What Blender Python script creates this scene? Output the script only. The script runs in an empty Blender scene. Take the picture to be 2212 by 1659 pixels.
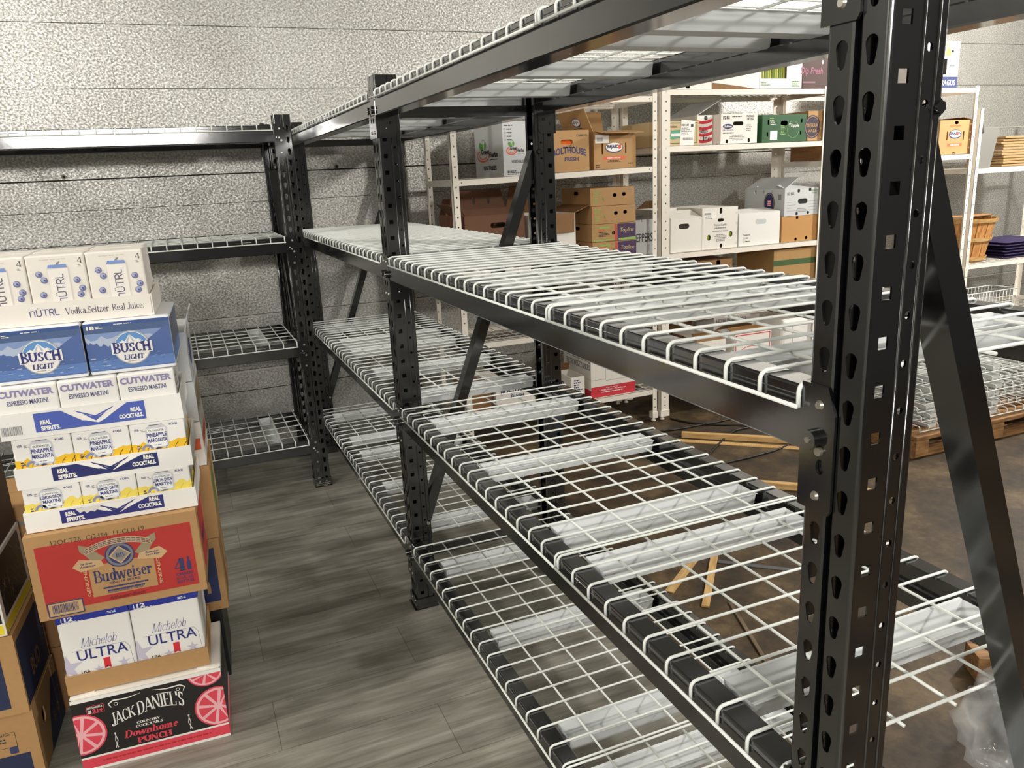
import bpy, bmesh, math, random
from math import sin, cos, pi, radians
from mathutils import Vector, Matrix, Euler
random.seed(7)
SC = bpy.context.scene
COL = SC.collection

# ---------------------------------------------------------------- materials
def lin(c):
    return c / 12.92 if c <= .04045 else ((c + .055) / 1.055) ** 2.4
def rgb(h):
    h = h.lstrip('#')
    return tuple(lin(int(h[i:i + 2], 16) / 255) for i in (0, 2, 4)) + (1,)
_mats = {}
def paint(h, rough=.55, metal=0., spec=.5, name=None, noise=0., bump=0., scale=60.):
    key = (h, rough, metal, spec, noise, bump)
    if key in _mats: return _mats[key]
    m = bpy.data.materials.new(name or 'paint_' + h.strip('#'))
    m.use_nodes = True
    nt = m.node_tree; b = nt.nodes['Principled BSDF']
    b.inputs['Base Color'].default_value = rgb(h)
    b.inputs['Roughness'].default_value = rough
    b.inputs['Metallic'].default_value = metal
    b.inputs['Specular IOR Level'].default_value = spec
    if noise or bump:
        tc = nt.nodes.new('ShaderNodeTexCoord')
        n = nt.nodes.new('ShaderNodeTexNoise'); n.inputs['Scale'].default_value = scale
        n.inputs['Detail'].default_value = 4
        nt.links.new(tc.outputs['Object'], n.inputs['Vector'])
        if noise:
            mx = nt.nodes.new('ShaderNodeMix'); mx.data_type = 'RGBA'
            c = rgb(h)
            mx.inputs[6].default_value = tuple(x * (1 - noise) for x in c[:3]) + (1,)
            mx.inputs[7].default_value = tuple(min(1, x * (1 + noise)) for x in c[:3]) + (1,)
            nt.links.new(n.outputs['Fac'], mx.inputs[0])
            nt.links.new(mx.outputs[2], b.inputs['Base Color'])
        if bump:
            bp = nt.nodes.new('ShaderNodeBump'); bp.inputs['Strength'].default_value = bump
            bp.inputs['Distance'].default_value = .002
            nt.links.new(n.outputs['Fac'], bp.inputs['Height'])
            nt.links.new(bp.outputs['Normal'], b.inputs['Normal'])
    _mats[key] = m
    return m
BLACK = paint('#0d0d0e', .13, spec=.5, name='black_gloss_steel', bump=.05, scale=25)
BLACK.node_tree.nodes['Principled BSDF'].inputs['IOR'].default_value = 2.1
RIVET_GLINT = paint('#b5b1a6', .3, .85, name='dull_rivet_and_glint')
WIREW = paint('#e4e7e2', .35, name='white_wire')
GALV = paint('#d2d5d5', .5, name='grey_channel')
SHELFW = paint('#f0e9dc', .45, name='white_shelf_paint', noise=.04)
DARK = paint('#0d0d0d', .8, name='dark_hollow')
KRAFT = paint('#b48c5c', .75, name='kraft_board', noise=.07, bump=.1)
KRAFTD = paint('#8a653f', .78, name='kraft_board_brown', noise=.08, bump=.1)
BROWN = paint('#6a4630', .75, name='waxed_brown_board', noise=.1, bump=.1)
WHITEB = paint('#ece7de', .6, name='white_board', noise=.03, bump=.05)
WHITEC = paint('#f0eee9', .35, name='coated_white_carton')
GREYB = paint('#c9cbcb', .55, name='grey_white_board', noise=.03)

def new_mat(name):
    m = bpy.data.materials.new(name); m.use_nodes = True
    nt = m.node_tree
    return m, nt, nt.nodes['Principled BSDF']
def node(nt, t, **kw):
    n = nt.nodes.new(t)
    for k, v in kw.items():
        if k in n.inputs: n.inputs[k].default_value = v
        else: setattr(n, k, v)
    return n
def ramp(nt, stops):
    r = nt.nodes.new('ShaderNodeValToRGB'); e = r.color_ramp.elements
    while len(e) < len(stops): e.new(.5)
    for q, (p, c) in zip(e, stops): q.position = p; q.color = rgb(c) if isinstance(c, str) else c
    return r
def galv_wall():
    m, nt, b = new_mat('embossed_galvanised_sheet')
    tc = node(nt, 'ShaderNodeTexCoord')
    L = nt.links.new
    mp = node(nt, 'ShaderNodeMapping'); mp.inputs['Scale'].default_value = (1, 1, 1.2); mp.inputs['Rotation'].default_value = (0, .6, 0)
    n = node(nt, 'ShaderNodeTexNoise', Scale=92., Detail=3., Roughness=.6)
    v = node(nt, 'ShaderNodeTexVoronoi', Scale=150.)
    n2 = node(nt, 'ShaderNodeTexNoise', Scale=2.2, Detail=3.)
    L(tc.outputs['Object'], mp.inputs['Vector'])
    L(mp.outputs['Vector'], v.inputs['Vector']); L(mp.outputs['Vector'], n.inputs['Vector']); L(tc.outputs['Object'], n2.inputs['Vector'])
    r = ramp(nt, [(.36, '#999893'), (.5, '#b9b8b3'), (.64, '#dddbd4')])
    L(n.outputs['Fac'], r.inputs['Fac'])
    mx = node(nt, 'ShaderNodeMix', data_type='RGBA', blend_type='MULTIPLY'); mx.inputs[0].default_value = .35
    r2 = ramp(nt, [(.3, '#b8b6ae'), (.7, '#ffffff')])
    L(n2.outputs['Fac'], r2.inputs['Fac']); L(r.outputs['Color'], mx.inputs[6]); L(r2.outputs['Color'], mx.inputs[7])
    L(mx.outputs[2], b.inputs['Base Color'])
    b.inputs['Metallic'].default_value = .72
    rr = ramp(nt, [(.35, (.62, .62, .62, 1)), (.65, (.4, .4, .4, 1))]); L(n.outputs['Fac'], rr.inputs['Fac']); L(rr.outputs['Color'], b.inputs['Roughness'])
    ad = node(nt, 'ShaderNodeMath', operation='ADD'); L(n.outputs['Fac'], ad.inputs[0]); L(v.outputs['Distance'], ad.inputs[1])
    bp = node(nt, 'ShaderNodeBump', Strength=.2, Distance=.002); L(ad.outputs[0], bp.inputs['Height']); L(bp.outputs['Normal'], b.inputs['Normal'])
    return m
def plank_floor():
    m, nt, b = new_mat('grey_vinyl_plank'); L = nt.links.new
    tc = node(nt, 'ShaderNodeTexCoord')
    br = node(nt, 'ShaderNodeTexBrick', offset=.37)
    br.inputs['Scale'].default_value = 1; br.inputs['Brick Width'].default_value = 1.22; br.inputs['Row Height'].default_value = .232
    br.inputs['Mortar Size'].default_value = .0012; br.inputs['Mortar Smooth'].default_value = .3; br.inputs['Bias'].default_value = 0
    br.inputs['Color1'].default_value = rgb('#9b9a92'); br.inputs['Color2'].default_value = rgb('#adaba3'); br.inputs['Mortar'].default_value = rgb('#706e67')
    mo = node(nt, 'ShaderNodeMapping'); mo.inputs['Location'].default_value = (.12, .075, 0); L(tc.outputs['Object'], mo.inputs['Vector']); L(mo.outputs['Vector'], br.inputs['Vector'])
    mp = node(nt, 'ShaderNodeMapping'); mp.inputs['Scale'].default_value = (2.2, 26, 1); L(tc.outputs['Object'], mp.inputs['Vector'])
    n = node(nt, 'ShaderNodeTexNoise', Scale=1.6, Detail=7., Roughness=.65); n.inputs['Distortion'].default_value = .6; L(mp.outputs['Vector'], n.inputs['Vector'])
    r = ramp(nt, [(.3, '#9a9890'), (.5, '#d2cfc6'), (.72, '#ffffff')]); L(n.outputs['Fac'], r.inputs['Fac'])
    mp2 = node(nt, 'ShaderNodeMapping'); mp2.inputs['Scale'].default_value = (1.6, 5, 1); L(tc.outputs['Object'], mp2.inputs['Vector'])
    n2 = node(nt, 'ShaderNodeTexNoise', Scale=1.7, Detail=5.); L(mp2.outputs['Vector'], n2.inputs['Vector'])
    r2 = ramp(nt, [(.3, '#a3a199'), (.6, '#ffffff')]); L(n2.outputs['Fac'], r2.inputs['Fac'])
    mx = node(nt, 'ShaderNodeMix', data_type='RGBA', blend_type='MULTIPLY'); mx.inputs[0].default_value = .85
    L(br.outputs['Color'], mx.inputs[6]); L(r.outputs['Color'], mx.inputs[7])
    mx2 = node(nt, 'ShaderNodeMix', data_type='RGBA', blend_type='MULTIPLY'); mx2.inputs[0].default_value = .7
    L(mx.outputs[2], mx2.inputs[6]); L(r2.outputs['Color'], mx2.inputs[7])
    L(mx2.outputs[2], b.inputs['Base Color'])
    b.inputs['Roughness'].default_value = .5
    bp = node(nt, 'ShaderNodeBump', Strength=.15, Distance=.002); L(n.outputs['Fac'], bp.inputs['Height']); L(bp.outputs['Normal'], b.inputs['Normal'])
    return m
def concrete():
    m, nt, b = new_mat('stained_concrete'); L = nt.links.new
    tc = node(nt, 'ShaderNodeTexCoord')
    n = node(nt, 'ShaderNodeTexNoise', Scale=3.2, Detail=9., Roughness=.68); L(tc.outputs['Object'], n.inputs['Vector'])
    r = ramp(nt, [(.36, '#241b11'), (.5, '#493923'), (.62, '#6b583c')]); L(n.outputs['Fac'], r.inputs['Fac'])
    n2 = node(nt, 'ShaderNodeTexNoise', Scale=14., Detail=6., Roughness=.7); L(tc.outputs['Object'], n2.inputs['Vector'])
    r2 = ramp(nt, [(.3, '#8a8378'), (.6, '#ffffff')]); L(n2.outputs['Fac'], r2.inputs['Fac'])
    mx = node(nt, 'ShaderNodeMix', data_type='RGBA', blend_type='MULTIPLY'); mx.inputs[0].default_value = .7
    L(r.outputs['Color'], mx.inputs[6]); L(r2.outputs['Color'], mx.inputs[7])
    L(mx.outputs[2], b.inputs['Base Color']); b.inputs['Roughness'].default_value = .6
    bp = node(nt, 'ShaderNodeBump', Strength=.3, Distance=.004); L(n2.outputs['Fac'], bp.inputs['Height']); L(bp.outputs['Normal'], b.inputs['Normal'])
    return m
def woodmat(name, a, c, sc=(30, 4, 4)):
    m, nt, b = new_mat(name); L = nt.links.new
    tc = node(nt, 'ShaderNodeTexCoord'); mp = node(nt, 'ShaderNodeMapping'); mp.inputs['Scale'].default_value = sc
    L(tc.outputs['Object'], mp.inputs['Vector'])
    n = node(nt, 'ShaderNodeTexNoise', Scale=2., Detail=6.); L(mp.outputs['Vector'], n.inputs['Vector'])
    r = ramp(nt, [(.35, a), (.65, c)]); L(n.outputs['Fac'], r.inputs['Fac']); L(r.outputs['Color'], b.inputs['Base Color'])
    b.inputs['Roughness'].default_value = .7
    return m
PINE = woodmat('bare_pine', '#b98e52', '#d9b47a', (4, 40, 40))
PALLETW = woodmat('pallet_wood', '#6b4a2b', '#a57c4e', (4, 30, 30))
OLDWOOD = woodmat('old_grey_wood', '#4c3d2e', '#7a6750', (4, 30, 30))
BASKW = woodmat('basket_slat', '#a8703c', '#d09a5c', (40, 40, 3))
def film():
    m, nt, b = new_mat('clear_plastic_film')
    b.inputs['Base Color'].default_value = (.9, .92, .93, 1)
    b.inputs['Roughness'].default_value = .06
    b.inputs['Alpha'].default_value = .16
    b.inputs['Specular IOR Level'].default_value = .9
    tc = node(nt, 'ShaderNodeTexCoord'); n = node(nt, 'ShaderNodeTexNoise', Scale=28., Detail=3.)
    bp = node(nt, 'ShaderNodeBump', Strength=.9, Distance=.01)
    nt.links.new(tc.outputs['Object'], n.inputs['Vector']); nt.links.new(n.outputs['Fac'], bp.inputs['Height']); nt.links.new(bp.outputs['Normal'], b.inputs['Normal'])
    return m
FILM = film()

# ---------------------------------------------------------------- mesh builder
class MB:
    def __init__(s): s.v = []; s.f = []; s.m = []; s.sm = []; s.mats = []
    def mi(s, m):
        if m not in s.mats: s.mats.append(m)
        return s.mats.index(m)
    def add(s, vs, fs, m, smooth=False):
        o = len(s.v); k = s.mi(m)
        s.v += [tuple(x) for x in vs]
        for f in fs: s.f.append([i + o for i in f]); s.m.append(k); s.sm.append(smooth)
    def box(s, x0, y0, z0, x1, y1, z1, m, M=None):
        vs = [(x, y, z) for z in (z0, z1) for y in (y0, y1) for x in (x0, x1)]
        if M is not None: vs = [M @ Vector(v) for v in vs]
        s.add(vs, [(0, 2, 3, 1), (4, 5, 7, 6), (0, 1, 5, 4), (2, 6, 7, 3), (0, 4, 6, 2), (1, 3, 7, 5)], m)
    def bbox(s, x0, y0, z0, x1, y1, z1, r, m, M=None):
        """box with chamfered edges"""
        bm = bmesh.new()
        bmesh.ops.create_cube(bm, size=1)
        for v in bm.verts: v.co = Vector(((x0 + x1) / 2 + v.co.x * (x1 - x0), (y0 + y1) / 2 + v.co.y * (y1 - y0), (z0 + z1) / 2 + v.co.z * (z1 - z0)))
        bmesh.ops.bevel(bm, geom=bm.edges[:], offset=r, segments=2, profile=.5, affect='EDGES')
        s.frombm(bm, m, M)
    def frombm(s, bm, m, M=None, smooth=False):
        bm.verts.index_update()
        s.add([(M @ v.co if M is not None else v.co) for v in bm.verts], [[v.index for v in f.verts] for f in bm.faces], m, smooth)
        bm.free()
    def mesh(s, me, m, M=None, smooth=False):
        s.add([(M @ v.co if M is not None else v.co) for v in me.vertices], [list(p.vertices) for p in me.polygons], m, smooth)
    def tube(s, pts, r, m, n=8, closed=False, caps=True):
        pts = [Vector(p) for p in pts]; N = len(pts); rings = []
        up = None
        for i, p in enumerate(pts):
            a = pts[i - 1] if (i > 0 or closed) else p
            c = pts[(i + 1) % N] if (i < N - 1 or closed) else p
            t = (c - a)
            if t.length < 1e-9: t = Vector((0, 0, 1))
            t.normalize()
            if up is None:
                up = Vector((0, 0, 1)) if abs(t.z) < .9 else Vector((1, 0, 0))
            e1 = up - t * up.dot(t)
            if e1.length < 1e-6: e1 = t.orthogonal()
            e1.normalize(); up = e1; e2 = t.cross(e1)
            rr = r[i] if isinstance(r, (list, tuple)) else r
            rings.append([p + (e1 * cos(2 * pi * k / n) + e2 * sin(2 * pi * k / n)) * rr for k in range(n)])
        vs = [v for R in rings for v in R]; fs = []
        for i in range(N if closed else N - 1):
            j = (i + 1) % N
            for k in range(n): fs.append((i * n + k, i * n + (k + 1) % n, j * n + (k + 1) % n, j * n + k))
        if caps and not closed: fs += [tuple(range(n - 1, -1, -1)), tuple((N - 1) * n + k for k in range(n))]
        s.add(vs, fs, m, True)
    def cyl(s, c, ax, r, h, m, n=20, r2=None):
        ax = Vector(ax).normalized(); e1 = ax.orthogonal().normalized(); e2 = ax.cross(e1); c = Vector(c); r2 = r if r2 is None else r2
        a = [c + (e1 * cos(2 * pi * k / n) + e2 * sin(2 * pi * k / n)) * r for k in range(n)]
        b = [c + ax * h + (e1 * cos(2 * pi * k / n) + e2 * sin(2 * pi * k / n)) * r2 for k in range(n)]
        s.add(a + b, [(k, (k + 1) % n, n + (k + 1) % n, n + k) for k in range(n)], m, True)
        s.add(a + b, [tuple(range(n - 1, -1, -1)), tuple(range(n, 2 * n))], m)
    def prism(s, poly, h0, h1, m, M):
        """polygon in local xy of M, extruded from h0 to h1 along local z"""
        n = len(poly)
        vs = [M @ Vector((x, y, h0)) for x, y in poly] + [M @ Vector((x, y, h1)) for x, y in poly]
        s.add(vs, [tuple(range(n - 1, -1, -1)), tuple(range(n, 2 * n))] + [(k, (k + 1) % n, n + (k + 1) % n, n + k) for k in range(n)], m)
    def build(s, name, parent=None, loc=(0, 0, 0), rotz=0.):
        me = bpy.data.meshes.new(name)
        me.from_pydata(s.v, [], s.f)
        for m in s.mats: me.materials.append(m)
        me.polygons.foreach_set('material_index', s.m); me.polygons.foreach_set('use_smooth', s.sm)
        me.update()
        return link(name, me, parent, loc, rotz)
def link(name, me, parent=None, loc=(0, 0, 0), rotz=0.):
    o = bpy.data.objects.new(name, me); COL.objects.link(o)
    o.location = loc; o.rotation_euler = (0, 0, rotz); o.parent = parent
    return o
def empty(name, loc=(0, 0, 0), rotz=0.):
    o = bpy.data.objects.new(name, None); COL.objects.link(o); o.location = loc; o.rotation_euler = (0, 0, rotz); o.empty_display_size = .1
    return o
def tag(o, label, cat, group=None, kind=None):
    o['label'] = label; o['category'] = cat
    if group: o['group'] = group
    if kind: o['kind'] = kind
    return o
def struct(o): o['kind'] = 'structure'; return o
def dup(root, loc, rotz=0.):
    def cp(o, par):
        c = o.copy(); COL.objects.link(c); c.parent = par
        for ch in o.children: cp(ch, c)
        return c
    r = cp(root, None); r.location = loc; r.rotation_euler = (0, 0, rotz)
    return r

_plates = {}
def plate_mesh(outline, holes, t):
    """flat plate in XY (thickness t, centred on z=0) with real holes"""
    cu = bpy.data.curves.new('plate', 'CURVE'); cu.dimensions = '2D'; cu.fill_mode = 'BOTH'; cu.extrude = t / 2
    for pts in [outline] + list(holes):
        sp = cu.splines.new('POLY'); sp.points.add(len(pts) - 1)
        for p, (x, y) in zip(sp.points, pts): p.co = (x, y, 0, 1)
        sp.use_cyclic_u = True
    ob = bpy.data.objects.new('plate', cu)
    me = bpy.data.meshes.new_from_object(ob)
    bpy.data.objects.remove(ob); bpy.data.curves.remove(cu)
    return me
def strip(mb, a, b, H, z0, pitch, hole, t, m, M, base=0.):
    """long punched strip, width a..b, height base..H, one hole per pitch centred on z0 + k*pitch"""
    tile = plate_mesh(rect(a, -pitch / 2, b, pitch / 2), [hole], t); k = 0
    while z0 - pitch / 2 < base - 1e-6: z0 += pitch
    lo = z0 - pitch / 2
    if lo > base + 1e-6: mb.mesh(plate_mesh(rect(a, base, b, lo), [], t), m, M)
    while lo + pitch <= H + 1e-6: mb.mesh(tile, m, M @ Matrix.Translation((0, lo + pitch / 2, 0))); lo += pitch
    if lo < H - 1e-6: mb.mesh(plate_mesh(rect(a, lo, b, H), [], t), m, M)
def circle(cx, cy, r, n=12, ry=None):
    ry = r if ry is None else ry
    return [(cx + r * cos(2 * pi * k / n), cy + ry * sin(2 * pi * k / n)) for k in range(n)]
def rect(x0, y0, x1, y1): return [(x0, y0), (x1, y0), (x1, y1), (x0, y1)]
def slot(cx, cy, w, h, n=6):
    r = min(w, h) / 2; out = []
    if w >= h:
        for a0, sx in ((-90, 1), (90, -1)):
            for k in range(n + 1):
                a = radians(a0 + 180 * k / n); out.append((cx + sx * (w / 2 - r) + r * cos(a), cy + r * sin(a)))
    else:
        for a0, sy in ((0, 1), (180, -1)):
            for k in range(n + 1):
                a = radians(a0 + 180 * k / n); out.append((cx + r * cos(a), cy + sy * (h / 2 - r) + r * sin(a)))
    return out

# ---------------------------------------------------------------- lettering
_txt = {}
def sans(s, bold=0.):
    k = (s, bold)
    if k in _txt: return _txt[k]
    cu = bpy.data.curves.new('t', 'FONT'); cu.body = s; cu.size = 1; cu.offset = bold; cu.resolution_u = 3; cu.fill_mode = 'FRONT'
    ob = bpy.data.objects.new('t', cu); me = bpy.data.meshes.new_from_object(ob)
    vs = [(v.co.x, v.co.y) for v in me.vertices]; fs = [list(p.vertices) for p in me.polygons]
    bpy.data.objects.remove(ob); bpy.data.curves.remove(cu); bpy.data.meshes.remove(me)
    _txt[k] = norm(vs, fs); return _txt[k]
def norm(vs, fs):
    if not vs: return [], []
    x0 = min(v[0] for v in vs); x1 = max(v[0] for v in vs); y0 = min(v[1] for v in vs); y1 = max(v[1] for v in vs)
    return [((x - x0) / (x1 - x0 or 1), (y - y0) / (y1 - y0 or 1)) for x, y in vs], fs
# stroke built serif capitals and lower case: V stem, D diagonal, H bar, A arc
GL = {
 'A': (.8, 'D.04,0,.38,1,t;D.38,1,.76,0,T;H.18,.62,.32;S.05,0;S.75,0'), 'B': (.72, 'V.14,0,1,bt;A.4,.75,.24,.25,-90,90;A.42,.26,.3,.26,-90,90;H.14,.42,.98;H.14,.42,.5;H.14,.42,.02'),
 'C': (.74, 'A.42,.5,.38,.5,45,315;D.66,.7,.72,.98,t'), 'D': (.8, 'V.14,0,1,bt;A.36,.5,.4,.5,-90,90;H.14,.38,.98;H.14,.38,.02'),
 'E': (.68, 'V.14,0,1,bt;H.14,.6,.97;H.14,.5,.5;H.14,.64,.03;D.58,.78,.6,1,t;D.62,0,.64,.22,t'), 'F': (.64, 'V.14,0,1,bt;H.14,.6,.97;H.14,.5,.5;D.58,.78,.6,1,t'),
 'G': (.8, 'A.42,.5,.38,.5,45,330;V.68,.05,.4,;H.54,.8,.42'), 'H': (.84, 'V.14,0,1,bt;V.68,0,1,bt;H.14,.68,.5'), 'I': (.34, 'V.16,0,1,bt'),
 'J': (.5, 'V.36,.16,1,t;A.2,.18,.24,.2,180,360'), 'K': (.8, 'V.14,0,1,bt;D.2,.45,.68,1,t;D.34,.55,.72,0,T;S.7,0;S.66,1'), 'L': (.64, 'V.14,0,1,bt;H.14,.6,.03;D.57,0,.6,.28,t'),
 'M': (1., 'V.1,0,1,bt;D.12,1,.46,0,T;D.46,0,.84,1,t;V.86,0,1,bt'), 'N': (.84, 'D.1,0,.1,1,t;S.1,0;D.1,1,.7,0,T;D.7,0,.7,1,t;S.7,1'), 'O': (.84, 'A.42,.5,.4,.5,0,360'),
 'P': (.68, 'V.14,0,1,bt;A.38,.74,.28,.26,-90,90;H.14,.4,.98;H.14,.4,.5'), 'R': (.76, 'V.14,0,1,bt;A.38,.74,.26,.26,-90,90;H.14,.4,.98;H.14,.4,.5;D.36,.5,.68,0,T;S.68,0'),
 'S': (.62, 'A.32,.74,.25,.26,30,270;A.32,.26,.27,.26,-150,90;D.5,.72,.54,.98,t;D.06,.02,.1,.28,t'), 'T': (.72, 'V.36,0,1,b;H.04,.68,.97;D.04,.76,.06,1,t;D.66,.76,.68,1,t'),
 'U': (.82, 'V.14,.3,1,t;A.4,.3,.33,.3,180,360;V.68,.3,1,t'), 'V': (.78, 'D.06,1,.38,0,T;D.4,0,.7,1,t;S.08,1;S.7,1'), 'W': (1.1, 'D.06,1,.32,0,T;D.34,0,.54,1,t;D.54,1,.78,0,T;D.8,0,1.02,1,t;S.08,1;S1.02,1'),
 'Y': (.76, 'D.06,1,.38,.45,T;D.4,.45,.7,1,t;V.39,0,.5,b;S.08,1;S.7,1'), 'X': (.76, 'D.06,1,.68,0,T;D.06,0,.68,1,t;S.08,1;S.68,1;S.08,0;S.68,0'),
 'a': (.58, 'A.26,.2,.22,.2,0,360;V.44,0,.5,b;A.28,.46,.22,.22,0,150'), 'b': (.62, 'V.12,0,1,t;A.34,.34,.24,.34,0,360'), 'c': (.54, 'A.3,.34,.26,.34,40,320'), 'd': (.64, 'A.28,.34,.24,.34,0,360;V.5,0,1,bt'),
 'e': (.56, 'A.29,.34,.25,.34,0,315;H.08,.5,.36'), 'f': (.4, 'V.18,0,.8,b;A.34,.8,.22,.2,80,180;H.04,.38,.64'), 'h': (.66, 'V.12,0,1,bt;A.32,.4,.24,.28,0,180;V.5,0,.4,b'), 'i': (.32, 'V.15,0,.66,bt;O.15,.86'),
 'k': (.64, 'V.12,0,1,bt;D.18,.28,.5,.66,t;D.26,.36,.54,0,T;S.54,0'), 'l': (.32, 'V.15,0,1,bt'), 'm': (.98, 'V.12,0,.66,bt;A.3,.4,.22,.28,0,180;V.46,0,.4,b;A.64,.4,.22,.28,0,180;V.8,0,.4,b'), 'n': (.66, 'V.12,0,.66,bt;A.32,.4,.24,.28,0,180;V.5,0,.4,b'),
 'o': (.6, 'A.3,.34,.27,.34,0,360'), 'r': (.48, 'V.13,0,.66,bt;A.34,.42,.2,.24,40,170;O.4,.56'), 's': (.48, 'A.25,.5,.19,.18,30,270;A.25,.18,.2,.18,-150,90'), 't': (.4, 'V.17,.12,.9,;H.03,.36,.64;A.27,.14,.18,.14,180,330'),
 'u': (.68, 'V.12,.2,.66,t;A.3,.22,.26,.22,180,360;V.5,0,.66,bt'), 'v': (.6, 'D.05,.66,.28,0,T;D.3,0,.5,.66,t;S.06,.66;S.5,.66'), 'w': (.9, 'D.05,.66,.25,0,T;D.27,0,.42,.66,t;D.42,.66,.62,0,T;D.64,0,.8,.66,t;S.06,.66;S.8,.66'),
 'z': (.54, 'H.06,.46,.63;H.06,.48,.03;D.06,.02,.36,.64,T;D.44,.02,.46,.2,t'), '.': (.24, 'O.1,.08'), "'": (.2, 'D.1,.72,.1,1,T'), ' ': (.34, ''), '&': (.7, 'A.35,.5,.3,.5,0,360'),
 '4': (.7, 'V.48,0,1,b;H.04,.64,.27;D.05,.28,.42,1,t'), '2': (.62, 'A.3,.72,.26,.28,-20,170;D.04,.05,.5,.62,T;H.04,.58,.06'), '1': (.4, 'V.2,0,1,b;D.06,.78,.2,.98,t'), '8': (.6, 'A.3,.75,.22,.25,0,360;A.3,.27,.26,.27,0,360'), '+': (.6, 'H.06,.54,.45;V.3,.2,.7,'),
}
def serif(s, T=.17, t=.06, sl=.07):
    vs = []; fs = []; ox = 0
    def poly(p):
        o = len(vs); vs.extend((x + ox, y) for x, y in p); fs.append(list(range(o, o + len(p))))
    def R(x0, y0, x1, y1): poly([(x0, y0), (x1, y0), (x1, y1), (x0, y1)])
    for ch in s:
        adv, d = GL.get(ch, GL['O'])
        for q in [q for q in d.split(';') if q]:
            k, a = q[0], q[1:].split(',')
            fl = a.pop() if k in 'VD' else ''
            a = [float(z) for z in a]
            if k == 'V':
                x, y0, y1 = a; R(x - T / 2, y0, x + T / 2, y1)
                if 'b' in fl: R(x - T / 2 - sl, y0, x + T / 2 + sl, y0 + t)
                if 't' in fl: R(x - T / 2 - sl, y1 - t, x + T / 2 + (0 if ch.islower() else sl), y1)
            elif k == 'D':
                w = (T if fl == 'T' else t * 1.15) / 2 * 1.1
                x0, y0, x1, y1 = a; p = [(x0 - w, y0), (x0 + w, y0), (x1 + w, y1), (x1 - w, y1)]
                poly(p if y1 > y0 else p[::-1])
            elif k == 'H': R(a[0], a[2] - t / 2, a[1], a[2] + t / 2)
            elif k == 'S':
                y = 0 if a[1] < .3 else a[1] - t; R(a[0] - .13, y, a[0] + .13, y + t)
            elif k == 'O': poly(circle(a[0], a[1], T * .55, 10))
            elif k == 'A':
                cx, cy, rx, ry, a0, a1 = a; n = max(4, int(abs(a1 - a0) / 18))
                for i in range(n):
                    b = [radians(a0 + (a1 - a0) * j / n) for j in (i, i + 1)]
                    poly([(cx + (rx - T * .98) * cos(b[0]), cy + (ry - t) * sin(b[0])), (cx + rx * cos(b[0]), cy + ry * sin(b[0])), (cx + rx * cos(b[1]), cy + ry * sin(b[1])), (cx + (rx - T * .98) * cos(b[1]), cy + (ry - t) * sin(b[1]))])
        ox += adv
    return norm(vs, fs)

class Face:
    """a printable flat face: origin, u and v directions, outward normal; z lifts the ink off the board"""
    def __init__(s, mb, O, U, V, w, h):
        s.mb = mb; s.O = Vector(O); s.U = Vector(U); s.V = Vector(V); s.N = s.U.cross(s.V); s.w = w; s.h = h
    def P(s, u, v, k=1): return s.O + s.U * u + s.V * v + s.N * (.0004 * k)
    def poly(s, pts, m, k=1): s.mb.add([s.P(u, v, k) for u, v in pts], [tuple(range(len(pts)))], m)
    def rect(s, u0, v0, u1, v1, m, k=1): s.poly(rect(u0, v0, u1, v1), m, k)
    def ell(s, cu, cv, ru, rv, m, k=1, n=28, rot=0.):
        c, d = cos(rot), sin(rot)
        s.poly([(cu + x * c - y * d, cv + x * d + y * c) for x, y in circle(0, 0, ru, n, rv)], m, k)
    def ring(s, cu, cv, ru, rv, t, m, k=1, a0=0, a1=360, n=32):
        pts = []
        for i in range(n + 1):
            a = radians(a0 + (a1 - a0) * i / n); pts.append(((cu + ru * cos(a), cv + rv * sin(a)), (cu + (ru - t) * cos(a), cv + (rv - t) * sin(a))))
        for (a, b), (c, d) in zip(pts, pts[1:]): s.poly([b, a, c, d], m, k)
    def frame(s, u0, v0, u1, v1, t, m, k=1):
        for r in ((u0, v0, u1, v0 + t), (u0, v1 - t, u1, v1), (u0, v0, u0 + t, v1), (u1 - t, v0, u1, v1)): s.rect(*r, m, k)
    def stroke(s, pts, w, m, k=1):
        for i, ((a, b), (c, d)) in enumerate(zip(pts, pts[1:])):
            wa = w[i] if isinstance(w, list) else w; wc = w[i + 1] if isinstance(w, list) else w
            l = math.hypot(c - a, d - b) or 1; nx, ny = -(d - b) / l, (c - a) / l
            s.poly([(a - nx * wa / 2, b - ny * wa / 2), (c - nx * wc / 2, d - ny * wc / 2), (c + nx * wc / 2, d + ny * wc / 2), (a + nx * wa / 2, b + ny * wa / 2)], m, k)
    def text(s, t, u, v, w, h, m, k=2, font='sans', bold=.02, warp=None, slant=0., rot=0., T=.17, thin=.06):
        vs, fs = sans(t, bold) if font == 'sans' else serif(t, T, thin)
        out = []
        for x, y in vs:
            a, b = x * w, y * h
            if warp: a, b = warp(x, y, w, h)
            a += slant * b
            if rot: a, b = a * cos(rot) - b * sin(rot), a * sin(rot) + b * cos(rot)
            out.append(s.P(u + a, v + b, k))
        s.mb.add(out, fs, m)
    def lines(s, u, v, w, n, lh, m, k=2, fill=.8, seed=1, center=False):
        """illegible small print"""
        r = random.Random(seed)
        for i in range(n):
            L = w * (r.uniform(.55, 1) if n > 1 else 1); x = u + ((w - L) / 2 if center else 0); e = x + L
            while x < e - .001:
                q = min(r.uniform(.006, .018), e - x); s.rect(x, v - i * lh, x + q * fill, v - i * lh + lh * .5, m, k); x += q
    def bars(s, u, v, w, h, m, k=2, seed=3):
        r = random.Random(seed); x = u
        while x < u + w - .001:
            q = r.choice((.0008, .0012, .002)); s.rect(x, v, x + q, v + h, m, k); x += q + r.choice((.001, .0015))
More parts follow.
